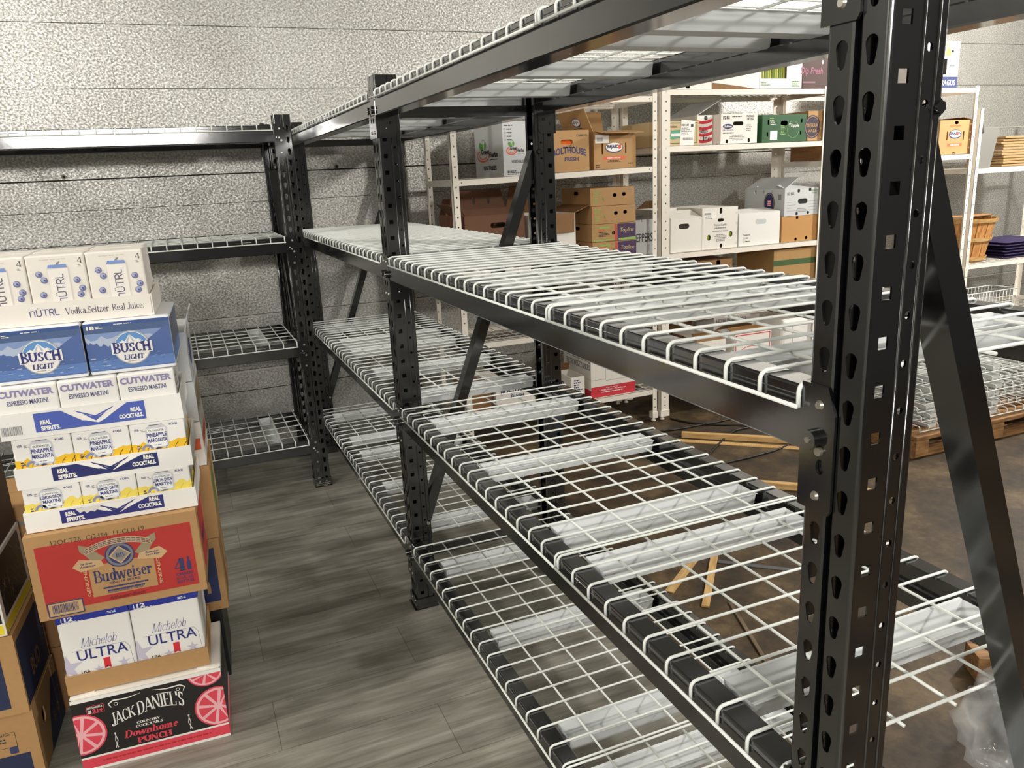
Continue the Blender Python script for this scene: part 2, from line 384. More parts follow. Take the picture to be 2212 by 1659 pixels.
def faces(mb, w, d, h, x0=0., y0=0., z0=0.):
    return dict(front=Face(mb, (x0, y0, z0), (1, 0, 0), (0, 0, 1), w, h), left=Face(mb, (x0, y0 + d, z0), (0, -1, 0), (0, 0, 1), d, h),
                right=Face(mb, (x0 + w, y0, z0), (0, 1, 0), (0, 0, 1), d, h), top=Face(mb, (x0, y0, z0 + h), (1, 0, 0), (0, 1, 0), w, d))
def carton_mesh(w, d, h, m, inner=None, top='closed', fholes=(), lholes=(), rholes=(), th=.004, front_h=None):
    """corrugated box of real board thickness; hand holes are cut right through"""
    mb = MB(); inner = inner or m
    def wall(M, ww, hh, holes):
        if holes: mb.mesh(plate_mesh(rect(0, 0, ww, hh), holes, th), m, M)
        else: mb.box(0, 0, -th / 2, ww, hh, th / 2, m, M)
    fr = Matrix(((1, 0, 0, 0), (0, 0, -1, th / 2), (0, 1, 0, 0), (0, 0, 0, 1)))
    bk = Matrix(((1, 0, 0, 0), (0, 0, -1, d - th / 2), (0, 1, 0, 0), (0, 0, 0, 1)))
    lf = Matrix(((0, 0, -1, th / 2), (-1, 0, 0, d - th), (0, 1, 0, 0), (0, 0, 0, 1)))
    rt = Matrix(((0, 0, 1, w - th / 2), (1, 0, 0, th), (0, 1, 0, 0), (0, 0, 0, 1)))
    wall(fr, w, front_h or h, fholes); wall(bk, w, h, ())
    wall(lf, d - 2 * th, h, lholes); wall(rt, d - 2 * th, h, rholes)
    mb.box(th, th, 0, w - th, d - th, th, inner)
    if top == 'closed':
        mb.box(th, th, h - th, w - th, d / 2 - .001, h - .0005, m); mb.box(th, d / 2 + .001, h - th, w - th, d - th, h - .0005, m)
    return mb
def flap(parent, w, d, h, edge, ln, ang, m, taper=.01, inset=.004, notch=None, ink=None):
    """hinged top flap: ang 0 lies outward, 90 stands up, 180 folds shut; ink prints its outer side"""
    mb = MB(); a = radians(ang); th = .0035
    L = (w if edge in ('front', 'back') else d) - 2 * inset
    prof = [(0, 0), (L, 0), (L - taper, ln), (taper, ln)]
    o = {'front': ((inset, 0, h), (1, 0, 0), (0, -1, 0)), 'back': ((w - inset, d, h), (-1, 0, 0), (0, 1, 0)),
         'left': ((0, d - inset, h), (0, -1, 0), (-1, 0, 0)), 'right': ((w, inset, h), (0, 1, 0), (1, 0, 0))}[edge]
    U = Vector(o[1]); Wd = Vector(o[2]) * cos(a) + Vector((0, 0, 1)) * sin(a); N = U.cross(Wd); O = Vector(o[0])
    M = Matrix(((U.x, Wd.x, N.x, O.x), (U.y, Wd.y, N.y, O.y), (U.z, Wd.z, N.z, O.z), (0, 0, 0, 1)))
    if notch: mb.mesh(plate_mesh(prof, notch, th), m, M)
    else: mb.prism(prof, -th / 2, th / 2, m, M)
    if ink: ink(Face(mb, O + N * th / 2, U, Wd, L, ln), Face(mb, O + U * L - N * th / 2, -U, Wd, L, ln))
    return mb.build('flap', parent)
# ---------------------------------------------------------------- room
WY = 2.12
def build_room():
    mb = MB(); W = galv_wall(); back = paint('#2b2a28', .8); lip = paint('#c9c7bf', .35, .5)
    X0, X1 = -2.75, 8.2
    seams = [0, .383, .505, .815, 1.434, 1.587, 2.02, 2.322, 2.95]
    gap = {.383: .005, .505: .003, .815: .003, 1.434: .0025, 1.587: .007, 2.02: .003, 2.322: .003}
    for a, b in zip(seams, seams[1:]):
        ga = gap.get(a, 0) / 2; gb = gap.get(b, 0) / 2
        xs = [X0, -.813, 5.12, X1] if a >= 2 else [X0, .986, 5.12, X1]
        for x0, x1 in zip(xs, xs[1:]): mb.box(x0 + .0006, WY, a + ga, x1 - .0006, WY + .03, b - gb, W)
    mb.box(X0, WY + .008, 0, X1, WY + .06, 2.95, back)
    for z, x0, x1 in ((.815, X0, X1), (.505, X0, X1), (1.705, 5.0, X1)): mb.box(x0, WY - .004, z - .012, x1, WY + .01, z - .004, lip)
    for x, z in ((-1.115, 1.605), (.25, 1.601)):
        mb.cyl((x, WY - .004, z), (0, 1, 0), .012, .004, paint('#6f6a5c', .5, .5), 16); mb.cyl((x, WY - .005, z), (0, 1, 0), .006, .003, DARK, 12)
    struct(mb.build('wall_back'))
    Wb = paint('#b9b8b2', .5, .3, noise=.1, scale=30)
    Wf = paint('#4c4b48', .6)
    for n, b in (('wall_left', (X0 - .08, -5.2, 0, X0, WY, 2.95)), ('wall_right', (X1, -5.2, 0, X1 + .08, WY, 2.95)), ('wall_front', (X0, -5.28, 0, X1, -5.2, 2.95))):
        m = MB(); m.box(*b, Wf if n == 'wall_front' else Wb); struct(m.build(n))
    m = MB(); m.box(X0, -5.2, 2.95, X1, WY, 3.02, paint('#a3a19a', .6)); struct(m.build('ceiling'))
    m = MB(); m.box(X0, -5.2, -.06, X1, WY, -.004, concrete()); struct(m.build('floor'))
    m = MB(); m.box(X0, -5.2, -.004, .64, WY, 0, plank_floor()); struct(m.build('floor'))
    # the concrete side lies 4 mm lower than the vinyl

# ---------------------------------------------------------------- black pallet racks
PW = .0778; PD = .073; RD = .608; PH = 1.8288; PITCH = .0508
ZD = [1.7888, 1.2808, .7728, .2648]
def xz(y, flip=1): return Matrix(((flip, 0, 0, 0), (0, 0, 1, y), (0, 1, 0, 0), (0, 0, 0, 1)))
def yz(x): return Matrix(((0, 0, 1, x), (1, 0, 0, 0), (0, 1, 0, 0), (0, 0, 0, 1)))
def keyhole(cx, cz):
    pts = []
    for k in range(11):
        a = radians(-15 + 210 * k / 10); pts.append((cx + .0077 * cos(a), cz + .0062 + .0077 * sin(a)))
    for k in range(6):
        a = radians(195 + 150 * k / 5); pts.append((cx + .0047 * cos(a), cz - .0092 + .0047 * sin(a)))
    return pts
def post_mesh():
    mb = MB(); h = PW / 2; t = .0022
    z0 = .0137
    for s in (-1, 1):
        a, b = sorted((s * .0068, s * (h - .005)))
        strip(mb, a, b, PH, z0 + PITCH / 2, PITCH, keyhole(s * .0185, 0), t, BLACK, xz(t / 2))
        # rounded corner
        n = 6; prof = []
        for k in range(n + 1):
            q = radians(90 * k / n); prof.append((s * (h - .005 + .005 * sin(q)), .005 - .005 * cos(q)))
        for (x0, y0), (x1, y1) in zip(prof, prof[1:]): mb.add([(x0, y0, 0), (x1, y1, 0), (x1, y1, PH), (x0, y0, PH)], [(0, 1, 2, 3) if s > 0 else (3, 2, 1, 0)], BLACK, True)
        # side web with square and round holes, bead and return lip
        W = yz(s * (h - t / 2))
        strip(mb, .005, .04, PH, z0 + PITCH, PITCH, rect(.0135, -.0065, .0265, .0065), t, BLACK, W)
        strip(mb, .04, PD - .003, PH, z0 + PITCH / 2, PITCH, circle(.051, 0, .0042, 10), t, BLACK, W)
        for yy in (.0415, .0605): mb.tube([(s * (h - .0002), yy, 0), (s * (h - .0002), yy, PH)], .0017, BLACK, 8)
        mb.tube([(s * (h - .003), PD - .003, 0), (s * (h - .003), PD - .003, PH)], .003, BLACK, 10)
        a, b = sorted((s * (h - .003), s * (h - .017)))
        mb.box(a, PD - .0022, 0, b, PD, PH, BLACK)
    # centre groove
    gp = [(-.0068, 0), (-.0042, .0015), (-.0028, .009), (.0028, .009), (.0042, .0015), (.0068, 0)]
    for (x0, y0), (x1, y1) in zip(gp, gp[1:]): mb.add([(x0, y0, 0), (x1, y1, 0), (x1, y1, PH), (x0, y0, PH)], [(0, 1, 2, 3)], BLACK)
    return mb
def foot_mesh():
    mb = MB(); h = PW / 2 + .004
    mb.box(-h, -.012, 0, h, PD + .004, .003, BLACK)
    mb.box(-h, -.0045, 0, h, -.0005, .042, BLACK)
    for s in (-1, 1): mb.box(min(s * h, s * (h - .003)), 0, 0, max(s * h, s * (h - .003)), PD, .042, BLACK)
    for s in (-1, 1): mb.cyl((s * .017, -.0045, .028), (0, -1, 0), .004, .002, RIVET_GLINT, 10)
    for z in (.008, .017): mb.box(-h + .006, -.0058, z, h - .006, -.0045, z + .0025, RIVET_GLINT)  # highlight lines on the plate front, built as two bright metal strips
    return mb
def rail_mesh(L):
    """step beam: tall front tube, low inner ledge; x 0..L, deck height is z 0"""
    mb = MB(); zt = -.0062; zb = zt - .075
    prof = [(0, zb + .003), (0, zt - .003), (.001, zt - .0012), (.003, zt), (.038, zt), (.041, zt - .003), (.041, zt - .036), (.044, zt - .039), (.056, zt - .039), (.058, zt - .042), (.058, zb + .003), (.055, zb), (.003, zb)]
    M = Matrix(((0, 0, 1, 0), (1, 0, 0, 0), (0, 1, 0, 0), (0, 0, 0, 1)))
    mb.prism(prof, 0, L, BLACK, M)
    # rolled seam under the top edge
    mb.tube([(0, .0005, zt - .012), (L, .0005, zt - .012)], .0012, BLACK, 6)
    return mb
def connector_mesh(s):
    """L bracket at a rail end; s=+1: the post is on the +x side of the rail end at x=0"""
    mb = MB(); zt = .0; zb = -.146; t = .0035
    pl = [(-.006, zb), (.04, zb), (.044, zb + .006), (.044, zt - .03), (.032, zt), (-.006, zt)]
    holes = [circle(.026, -.092, .0065, 14, .009)]
    M = Matrix(((s, 0, 0, 0), (0, 0, 1, -t / 2 - .0006), (0, 1, 0, 0), (0, 0, 0, 1)))
    mb.mesh(plate_mesh(pl, holes, t), BLACK, M)
    side = [(-.001, zb), (.05, zb), (.06, zb + .012), (.06, zt - .012), (.055, zt), (-.001, zt)]
    mb.mesh(plate_mesh(side, [circle(.022, zb + .03, .006, 14), slot(.042, zb + .045, .014, .009)], t), BLACK, yz(-s * t / 2))
    for z in (-.022, -.128): mb.cyl((s * .021, -t - .0005, z), (0, -1, 0), .0058, .003, RIVET_GLINT, 14, r2=.004)
    mb.cyl((s * .015, -t - .0005, -.062), (0, -1, 0), .011, .009, BLACK, 20); mb.cyl((s * .015, -t - .0095, -.062), (0, -1, 0), .0035, .0015, RIVET_GLINT, 12)
    mb.cyl((s * .025, -t - .0005, -.074), (0, -1, 0), .005, .004, RIVET_GLINT, 10)
    return mb
def channel_bar(mb, p0, p1, w, d, nrm):
    """lipped C channel between two points; nrm is the outward flat side"""
    p0 = Vector(p0); p1 = Vector(p1); L = (p1 - p0).length; a = (p1 - p0).normalized(); n = Vector(nrm); b = n.cross(a)
    M = Matrix(((b.x, n.x, a.x, p0.x), (b.y, n.y, a.y, p0.y), (b.z, n.z, a.z, p0.z), (0, 0, 0, 1)))
    t = .002; h = w / 2
    prof = [(-h, 0), (h, 0), (h, -d), (h - .009, -d), (h - .009, -d + t), (h - t, -d + t), (h - t, -t), (-h + t, -t), (-h + t, -d + t), (-h + .009, -d + t), (-h + .009, -d), (-h, -d)]
    mb.prism(prof, 0, L, BLACK, M)
_pm = {}
def cached(key, fn):
    if key not in _pm:
        o = fn().build(key); _pm[key] = o.data; bpy.data.objects.remove(o)
    return _pm[key]
def frame_side(root, x, flip):
    """one upright frame: front and rear posts, two horizontals, a diagonal and bolts"""
    for y, r in ((0, 0), (RD, pi)):
        p = link('post', cached('post', post_mesh), root, (x, y, 0), r)
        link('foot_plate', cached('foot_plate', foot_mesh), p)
    for z0 in (1.72, .2):
        mb = MB(); channel_bar(mb, (x, .055, z0), (x, RD - .055, z0), .034, .022, (1, 0, 0)); mb.build('horizontal_brace', root)
    mb = MB()
    a, b = ((.067, 1.56), (RD - .053, .33)) if flip else ((.062, .33), (RD - .06, 1.585))
    channel_bar(mb, (x + .018, a[0], a[1]), (x + .018, b[0], b[1]), .034, .042, (1, 0, 0)); mb.build('diagonal_brace', root)
    for y, z in (a, b, (.055, 1.745), (RD - .055, 1.72)):
        mb = MB(); mb.cyl((x + PW / 2 - .002, y, z), (1, 0, 0), .0065, .007, BLACK if z > 1.5 else RIVET_GLINT, 6); mb.cyl((x + PW / 2 - .002, y, z), (1, 0, 0), .0095, .002, BLACK, 14); mb.build('bolt', root)
def rails(root, x0, x1):
    for zd in ZD:
        for y, r in ((0, 0), (RD, pi)):
            o = link('support_rail', cached('support_rail_%.4f' % (x1 - x0), lambda: rail_mesh(x1 - x0)), root, ((x0 if not r else x1), y + (-.003 if not r else .003), zd), r)
            L = x1 - x0
            link('connector_plate', cached('connector_r', lambda: connector_mesh(1)), o, (L, .003, 0))
            link('connector_plate', cached('connector_l', lambda: connector_mesh(-1)), o, (0, .003, 0))
def grid_mesh(n, pitch):
    """wire deck panel: x along the rail, y front to rear; z 0 is the deck top"""
    mb = MB(); r = .0027; y0 = -.0068; y1 = RD + .0008; br = .011; zt = -r; zb = -.031
    arc = [(y0 + br - br * cos(radians(a)), zt - br + br * sin(radians(a))) for a in range(0, 91, 18)]
    arc2 = [(y1 - br + br * cos(radians(a)), zt - br + br * sin(radians(a))) for a in range(90, -1, -18)]
    for i in range(n):
        x = i * pitch
        mb.tube([(x, y0, zb)] + [(x, a, b) for a, b in arc] + [(x, a, b) for a, b in arc2] + [(x, y1, zb)], r, WIREW, 8)
    L = (n - 1) * pitch
    for y in (.098, .198, .297, .395, .492): mb.tube([(-.009, y, -.0078), (L + .009, y, -.0078)], .0026, WIREW, 8)
    for y in (y0 - .0054, y1 + .0054): mb.tube([(-.004, y, zb + .002), (L + .004, y, zb + .002)], .0028, WIREW, 8)
    return mb
def chan_mesh():
    """upturned grey U channel with flared rims under the wires"""
    mb = MB(); w = .031; t = .0012; d = .036
    prof = [(-w - .006, -.001), (-w, -.001 - t), (-w + .007, -d), (w - .007, -d), (w, -.001 - t), (w + .006, -.001), (w + .0065, -.001 - t), (w + t, -.004), (w - .006, -d - t), (-w + .006, -d - t), (-w - t, -.004), (-w - .0065, -.001 - t)]
    M = Matrix(((1, 0, 0, 0), (0, 0, 1, 0), (0, 1, 0, 0), (0, 0, 0, 1)))
    bm = bmesh.new()
    y0, y1 = .05, RD - .05
    A = [bm.verts.new((x, y0 + (.012 if i in (2, 3) else 0), z)) for i, (x, z) in enumerate(prof)]
    B_ = [bm.verts.new((x, y1 - (.012 if i in (2, 3) else 0), z)) for i, (x, z) in enumerate(prof)]
    k = len(prof)
    for i in range(k): bm.faces.new((A[i], A[(i + 1) % k], B_[(i + 1) % k], B_[i]))
    bm.faces.new(A[::-1]); bm.faces.new(B_)
    mb.frombm(bm, GALV)
    return mb
def deck(kind, loc, rotz, label, group):
    n, p, ch = {'L': (19, .0651, (.16, .622, 1.066)), 'S': (11, .0647, (.05, .49)), 'F': (19, .0648, (.16, .622, 1.066)), 'G': (11, .0647, (.11, .575))}[kind]
    t = tag(empty('wire_deck', loc, rotz), label, 'wire shelf deck', group)
    link('wire_grid', cached('wire_grid_' + kind, lambda: grid_mesh(n, p)), t)
    for x in ch: link('support_channel', cached('support_channel', chan_mesh), t, (x, 0, -.0104))
    return t
def build_racks():
    Rm = -pi / 2          # local x -> world -y, local y -> world +x
    b = empty('storage_rack', (-.02, 0, 0), Rm)
    tag(b, 'long black boltless steel rack of two bays running towards the camera', 'storage rack')
    frame_side(b, -.0381, False); frame_side(b, 1.9119, True); frame_side(b, -1.9446, False)
    rails(b, .0, 1.8738); rails(b, -1.9065, -.0762)
    lv = ['top', 'second', 'third', 'lowest']
    for i, zd in enumerate(ZD):
        g = 'white wire decks on the black racks'
        deck('L', (-.02, -.035, zd), Rm, 'long white wire deck on the %s shelf of the near rack bay' % lv[i], g)
        deck('S', (-.02, -1.2185, zd), Rm, 'short white wire deck beside the nearest keyhole post, %s shelf' % lv[i], g)
        deck('F', (-.02, 1.2444, zd), Rm, 'long white wire deck on the %s shelf of the far rack bay' % lv[i], g)
        deck('G', (-.02, 1.899, zd), Rm, 'short white wire deck at the corner end of the far bay, %s shelf' % lv[i], g)
    a = empty('storage_rack', (-2.067, 1.402, 0))
    tag(a, 'black boltless steel rack standing along the galvanised back wall', 'storage rack')
    frame_side(a, 0, False); frame_side(a, 1.95, False); rails(a, .0381, 1.9119)
    for i, zd in enumerate(ZD):
        deck('S', (-.168 - .647, 1.402, zd), 0, 'short white wire deck at the right end of the back wall rack, %s shelf' % lv[i], g)
        deck('L', (-.825 - 1.1718, 1.402, zd), 0, 'long white wire deck at the left end of the back wall rack, %s shelf' % lv[i], g)
# ---------------------------------------------------------------- white angle-iron shelves
def angle_post(w, h, s):
    mb = MB(); t = .002
    a, b = sorted((0, s * w))
    strip(mb, a, b, h, .09, .0508, circle(s * w * .52, 0, .005, 8), t, SHELFW, xz(t / 2), .03)
    a, b = sorted((0, s * t)); mb.box(a, 0, .03, b, .034, h, SHELFW)
    a, b = sorted((-s * .003, s * (w + .003))); mb.box(a, -.004, .02, b, .036, .06, SHELFW)
    mb.cyl((s * .018, .014, 0), (0, 0, 1), .009, .03, SHELFW, 12)
    mb.cyl((s * .018, .014, 0), (0, 0, 1), .015, .006, SHELFW, 12)
    return mb
def shelf_level(root, w, d, z, slope=0.):
    f = MB(); h = .032; t = .002; i = .0025
    for y, n in ((i, 1), (d - i, -1)):
        f.mesh(plate_mesh(rect(i, -h, w - i, 0), [circle(.05, -h / 2, .004, 8), circle(w - .05, -h / 2, .004, 8)], t), SHELFW, xz(y + n * t / 2))
        a, b = sorted((y, y + n * .018)); f.box(i, a, -.002, w - i, b, 0, SHELFW)
    for x, n in ((i, 1), (w - i, -1)):
        a, b = sorted((x, x + n * t)); f.box(a, i, -h, b, d - i, 0, SHELFW)
        f.cyl((x - n * .0027, d - .02, -h / 2), (-n, 0, 0), .008, .006, SHELFW, 10)
        f.cyl((x - n * .0027, .02, -h / 2), (-n, 0, 0), .008, .006, SHELFW, 10)
    s = f.build('shelf_frame', root, (0, 0, z)); s.rotation_euler = (0, -slope, 0)
    g = MB(); r = .0016
    k = int(w / .05)
    for i in range(1, k): g.tube([(i * w / k, .002, -.001), (i * w / k, d - .002, -.001)], r, SHELFW, 5)
    for i in range(1, 6): g.tube([(.002, i * d / 6, -.003), (w - .002, i * d / 6, -.003)], r, SHELFW, 5)
    g.build('wire_mesh', s)
def shelf_unit(x0, x1, y0, d, H, levels, wl, wr, label, slopes=None):
    u = tag(empty('shelving_unit', (x0, y0, 0)), label, 'shelving unit', 'white shelving units along the back wall')
    w = x1 - x0
    for x, y, s, ww, r in ((0, 0, 1, wl, 0), (w, 0, -1, wr, 0), (0, d, -1, wl, pi), (w, d, 1, wr, pi)):
        o = angle_post(ww, H, s).build('post', u, (x, y, 0), r)
    for i, z in enumerate(levels): shelf_level(u, w, d, z, (slopes or {}).get(i, 0))
    return u

# ---------------------------------------------------------------- produce cartons
INK = paint('#2a2a2e', .6); NAVY = paint('#2b3566', .6); GREENI = paint('#5d9a3c', .6); ORANGE = paint('#e0633d', .6); WHITEI = paint('#f4f1ea', .6); REDI = paint('#cf3340', .6); GREYI = paint('#8d8d8c', .6)
def carton(x, y, z, w, d, h, m, label, prn=None, cat='carton', group=None, rotz=0., name='produce_carton', flaps=(), **kw):
    mb = carton_mesh(w, d, h, m, **kw)
    F = faces(mb, w, d, h)
    if prn: prn(F)
    o = mb.build(name, None, (x, y, z), rotz)
    tag(o, label, cat, group)
    for f in flaps: flap(o, w, d, h, *f[:3], f[3] if len(f) > 3 else m, **(f[4] if len(f) > 4 else {}))
    return o
def herbs_logo(F, u, v, s, sx=1.):
    for r, t in ((.075, .016), (.045, .011)): F.ring(u, v, r * s * sx, r * s * .75, t * s, ORANGE, 1, 120, 400)
    F.poly([(u + x * s * sx, v + y * s) for x, y in ((-.03, .05), (-.05, .09), (-.035, .12), (0, .1), (.012, .05))], GREENI, 2)
    F.poly([(u + x * s * sx, v + y * s) for x, y in ((.02, .05), (.015, .1), (.035, .12), (.045, .09), (.03, .05))], GREENI, 2)
    F.ring(u + .01 * s * sx, v + .115 * s, .018 * s * sx, .026 * s, .007 * s, GREENI, 3, -60, 170)
    F.text('Green', u - .02 * s * sx, v + .012 * s, .1 * s * sx, .045 * s, INK, 3, bold=.035)
    F.text('Herbs', u + .075 * s * sx, v - .018 * s, .1 * s * sx, .045 * s, INK, 3, bold=.035)
    F.lines(u + .085 * s * sx, v - .04 * s, .09 * s * sx, 1, .012 * s, INK)
def bays():
    DP = .46
    shelf_unit(.706, 1.94, 1.45, DP, 1.93, (1.9, 1.498, 1.018, .63, .205), .034, .031, 'white steel shelving unit nearest the corner, holding herb and carrot boxes', {1: .02})
    shelf_unit(1.967, 3.2, 1.45, DP, 1.945, (1.933, 1.627, 1.017, .63, .205), .057, .057, 'tall white steel shelving unit with the green crate, left of the keyhole post')
    shelf_unit(3.22, 4.485, 1.45, DP, 1.945, (1.933, 1.503, .205), .034, .03, 'white steel shelving unit partly hidden behind the nearest black post')
    shelf_unit(4.52, 5.75, 1.45, DP, 1.8, (1.4, .735, .35), .03, .03, 'low white shelving unit holding the bushel basket and folded cardboard')
    Y = 1.47
    C = carton
    # --- first unit, upper shelf
    def p(F):
        L = F['left']; herbs_logo(L, .125, .115, .62, 2.); L.text('VEGETABLES', .12, .036, .2, .024, INK, bold=.04)
        f = F['front']; herbs_logo(f, .048, .13, .4); f.text('VEGETABLES', .045, .068, .07, .014, INK, bold=.02)
        for u in (.01, .17):
            f.lines(u, .255, .05, 1, .01, INK)
            for k in range(4): f.frame(u, .235 - k * .018, u + .008, .243 - k * .018, .001, INK); f.lines(u + .014, .236 - k * .018, .03, 1, .012, INK, seed=k + 3)
        f.lines(.02, .024, .09, 3, .008, INK); f.ell(.135, .022, .006, .01, DARK)
    C(1.003, Y, 1.504, .262, .42, .278, GREYB, 'tall grey-white herb carton with a green leaf and orange swirl', p, 'carton')
    def p(F):
        f = F['front']; f.text('BOLTHOUSE', .012, .08, .205, .036, NAVY, bold=.03, warp=lambda x, y, w, h: (x * w, y * h + .018 * (1 - (2 * x - 1) ** 2)))
        f.text('FRESH', .085, .058, .085, .02, NAVY, bold=.03); f.text('CARROTS', .16, .184, .065, .012, INK, bold=.02)
        f.poly([(.118, .134), (.112, .142), (.12, .138), (.126, .144), (.125, .136)], NAVY); f.lines(.075, .126, .07, 1, .01, INK)
    C(1.277, Y, 1.511, .236, .36, .218, KRAFT, 'kraft carrot carton with orange showing in its hand slot', p, fholes=[slot(.1, .157, .074, .026)])
    for i, (a, b) in enumerate(((0, .146), (.012, .158), (-.004, .17), (.02, .15))):
        mb = MB(); mb.tube([(0, 0, 0), (.05, .004, .002), (.1, 0, 0), (.16, .006, -.002)], [.004, .013, .015, .009], paint('#e86a1e', .5), 10)
        tag(mb.build('carrot', None, (1.3 + a, Y + .02 + i * .006, 1.511 + b - .004)), 'orange carrot lying behind the hand slot of the kraft carton', 'carrot', 'carrots seen in the slot')
    def p(F):
        f = F['front']; f.ell(.13, .115, .057, .028, NAVY); f.ell(.13, .117, .053, .024, WHITEI, 2); f.text('BAJASON', .085, .106, .09, .024, NAVY, 3, bold=.05); f.ell(.165, .118, .01, .012, ORANGE, 4)
        f.rect(.06, .052, .2, .068, ORANGE); f.text('GREEN ONIONS', .085, .056, .085, .008, WHITEI, 2); f.lines(.08, .044, .1, 2, .007, INK, center=True); f.rect(.01, .14, .098, .185, WHITEI); f.bars(.02, .15, .04, .02, GREYI); f.lines(.012, .02, .04, 2, .01, INK); f.lines(.22, .025, .03, 1, .01, INK)
    def ink(a, b): a.ell(.2, .06, .05, .026, NAVY); a.ell(.2, .062, .045, .021, WHITEI, 2); a.text('BAJA', .17, .05, .06, .022, NAVY, 3); a.lines(.15, .025, .1, 1, .01, INK)
    C(1.555, 1.495, 1.517, .27, .36, .204, KRAFT, 'open kraft carton with a blue oval logo and orange stripe', p, top='open', inner=KRAFTD, fholes=[slot(.055, .11, .009, .06), slot(.205, .11, .009, .06), circle(.14, .0, .03, 14, .016)][:2],
      flaps=[('front', .11, -8), ('back', .13, 84), ('left', .13, 68, KRAFT, dict(ink=ink))])
    # --- first unit, middle shelf
    def p(F):
        f = F['front']; M = paint('#7d62a8', .6); f.rect(.03, .13, .16, .156, WHITEI); f.rect(.045, .108, .185, .132, WHITEI); f.text('PRODUCE OF USA', .034, .135, .12, .017, M, 2, bold=.03); f.lines(.05, .112, .12, 1, .02, M, 2)
        f.ell(.29, .14, .012, .014, WHITEI); f.rect(.32, .1, .34, .12, WHITEI)
    C(.765, Y, 1.02, .345, .25, .29, BROWN, 'dark brown waxed carton with one flap standing and purple print', p, top='open', fholes=[slot(.19, .235, .09, .028)], flaps=[('back', .13, 80, BROWN, dict(notch=[slot(.1, .07, .014, .04), slot(.19, .07, .014, .04)], taper=.02)), ('front', .09, 160), ('left', .1, 40)])
    C(.748, 1.735, 1.02, .2, .12, .29, BROWN, 'brown carton tucked behind the corner post of the first shelving unit', None, top='open', flaps=[('back', .1, 120), ('front', .08, 150)])
    def p(F):
        f = F['front']; f.lines(.02, .1, .16, 1, .02, NAVY); 
        for k in range(4):
            for u in (.13, .2): f.frame(u, .02 + k * .022, u + .01, .03 + k * .022, .0015, NAVY); f.lines(u + .018, .021 + k * .022, .04, 1, .016, NAVY, seed=k)
    C(1.135, Y, 1.02, .282, .35, .272, WHITEB, 'white carton with a torn kraft flap hanging over its front', p, top='open', inner=KRAFTD, flaps=[('front', .105, -84, KRAFTD), ('back', .17, 112, KRAFTD), ('right', .11, 20, KRAFTD)])
    tops = ['topmost', 'second from top']
    LG = paint('#93b35c', .6); PUR = paint('#473052', .6)
    def pk(F):
        f = F['front']; f.lines(.015, .078, .055, 4, .008, LG, seed=2); f.lines(.018, .04, .05, 4, .008, LG, seed=4); f.rect(.01, .05, .013, .08, ORANGE); f.lines(.24, .08, .035, 1, .01, GREYI); f.poly([(.075, .03), (.08, .05), (.088, .032)], GREENI); f.rect(.082, .022, .09, .027, ORANGE)
    def pt(F):
        f = F['front']; f.rect(.165, 0, .286, .094, PUR); f.poly([(.17, .008), (.18, .0), (.282, .0), (.286, .016), (.172, .012)], LG, 2); f.rect(.148, 0, .163, .094, paint('#c9503f', .6)); f.text('Topline', .178, .04, .09, .03, paint('#d8c48c', .5), 2, slant=.25, bold=-.005)
        f.frame(.012, .02, .14, .085, .0012, LG); f.rect(.045, .072, .115, .082, LG, 2); f.lines(.045, .06, .04, 1, .016, ORANGE); f.lines(.045, .05, .08, 4, .0075, INK); f.rect(.01, .004, .14, .011, LG)
    hk = [slot(.155, .055, .026, .02), slot(.215, .058, .026, .02)]
    for i, (z, x, pf, ho, lb) in enumerate(((1.319, 1.515, pk, hk, 'flat kraft tray carton with two finger holes, topmost of its stack'), (1.2195, 1.522, pk, hk, 'flat kraft tray carton with two finger holes, second from the top'), (1.12, 1.52, pt, [circle(.14, .045, .011, 12)], 'purple-ended kraft tray carton directly under the plain kraft ones'), (1.02, 1.523, pt, [circle(.14, .045, .011, 12)], 'purple-ended kraft tray carton at the bottom of the stack'))):
        C(x, Y, z, .284, .36, .0975, KRAFT, lb, pf, group='stack of four tray cartons', fholes=ho, lholes=[slot(.18, .07, .06, .02)])
    C(1.8125, 1.505, 1.02, .22, .33, .203, GREYB, 'grey-white pepper carton between the two shelving units', lambda F: (F['front'].text('PEPPERS', .0, .075, .13, .05, INK, bold=.01), F['front'].rect(.055, .19, .058, .203, INK)), top='open', flaps=[('right', .05, 120), ('back', .09, 175)])
    # --- first unit, bottom shelf
    def p(F):
        f = F['front']; f.rect(0, 0, .3, .064, REDI); f.text('Distributed by', .1, .048, .08, .008, WHITEI); f.text('Little Bear Produce', .055, .036, .18, .009, WHITEI); f.lines(.07, .024, .15, 1, .01, WHITEI)
        for r in ((.0, .105, .1, .107), (.098, .1, .1, .2), (.1, .095, .3, .097), (.1, .16, .3, .162)): f.rect(*r, GREYI)
        L = F['left']; L.rect(0, 0, .36, .045, REDI); L.text('LITTLE BEAR', .03, .215, .3, .036, NAVY, font='serif'); L.text('FRESH VEGETABLES', .03, .165, .32, .034, NAVY, font='serif'); L.text('BRAND', .335, .208, .022, .008, REDI); L.rect(.31, .11, .36, .112, GREYI)
    C(1.495, Y, .207, .3, .36, .29, WHITEB, 'white vegetable carton with a bright red base band and navy lettering', p, fholes=[circle(.07, .014, .008, 10), circle(.23, .03, .008, 10)])
    C(1.36, 1.468, .207, .09, .2, .145, WHITEB, 'small white flap-top carton beside the red banded carton', lambda F: F['front'].lines(.02, .12, .06, 6, .014, NAVY), top='open', flaps=[('back', .07, 130, KRAFTD)])
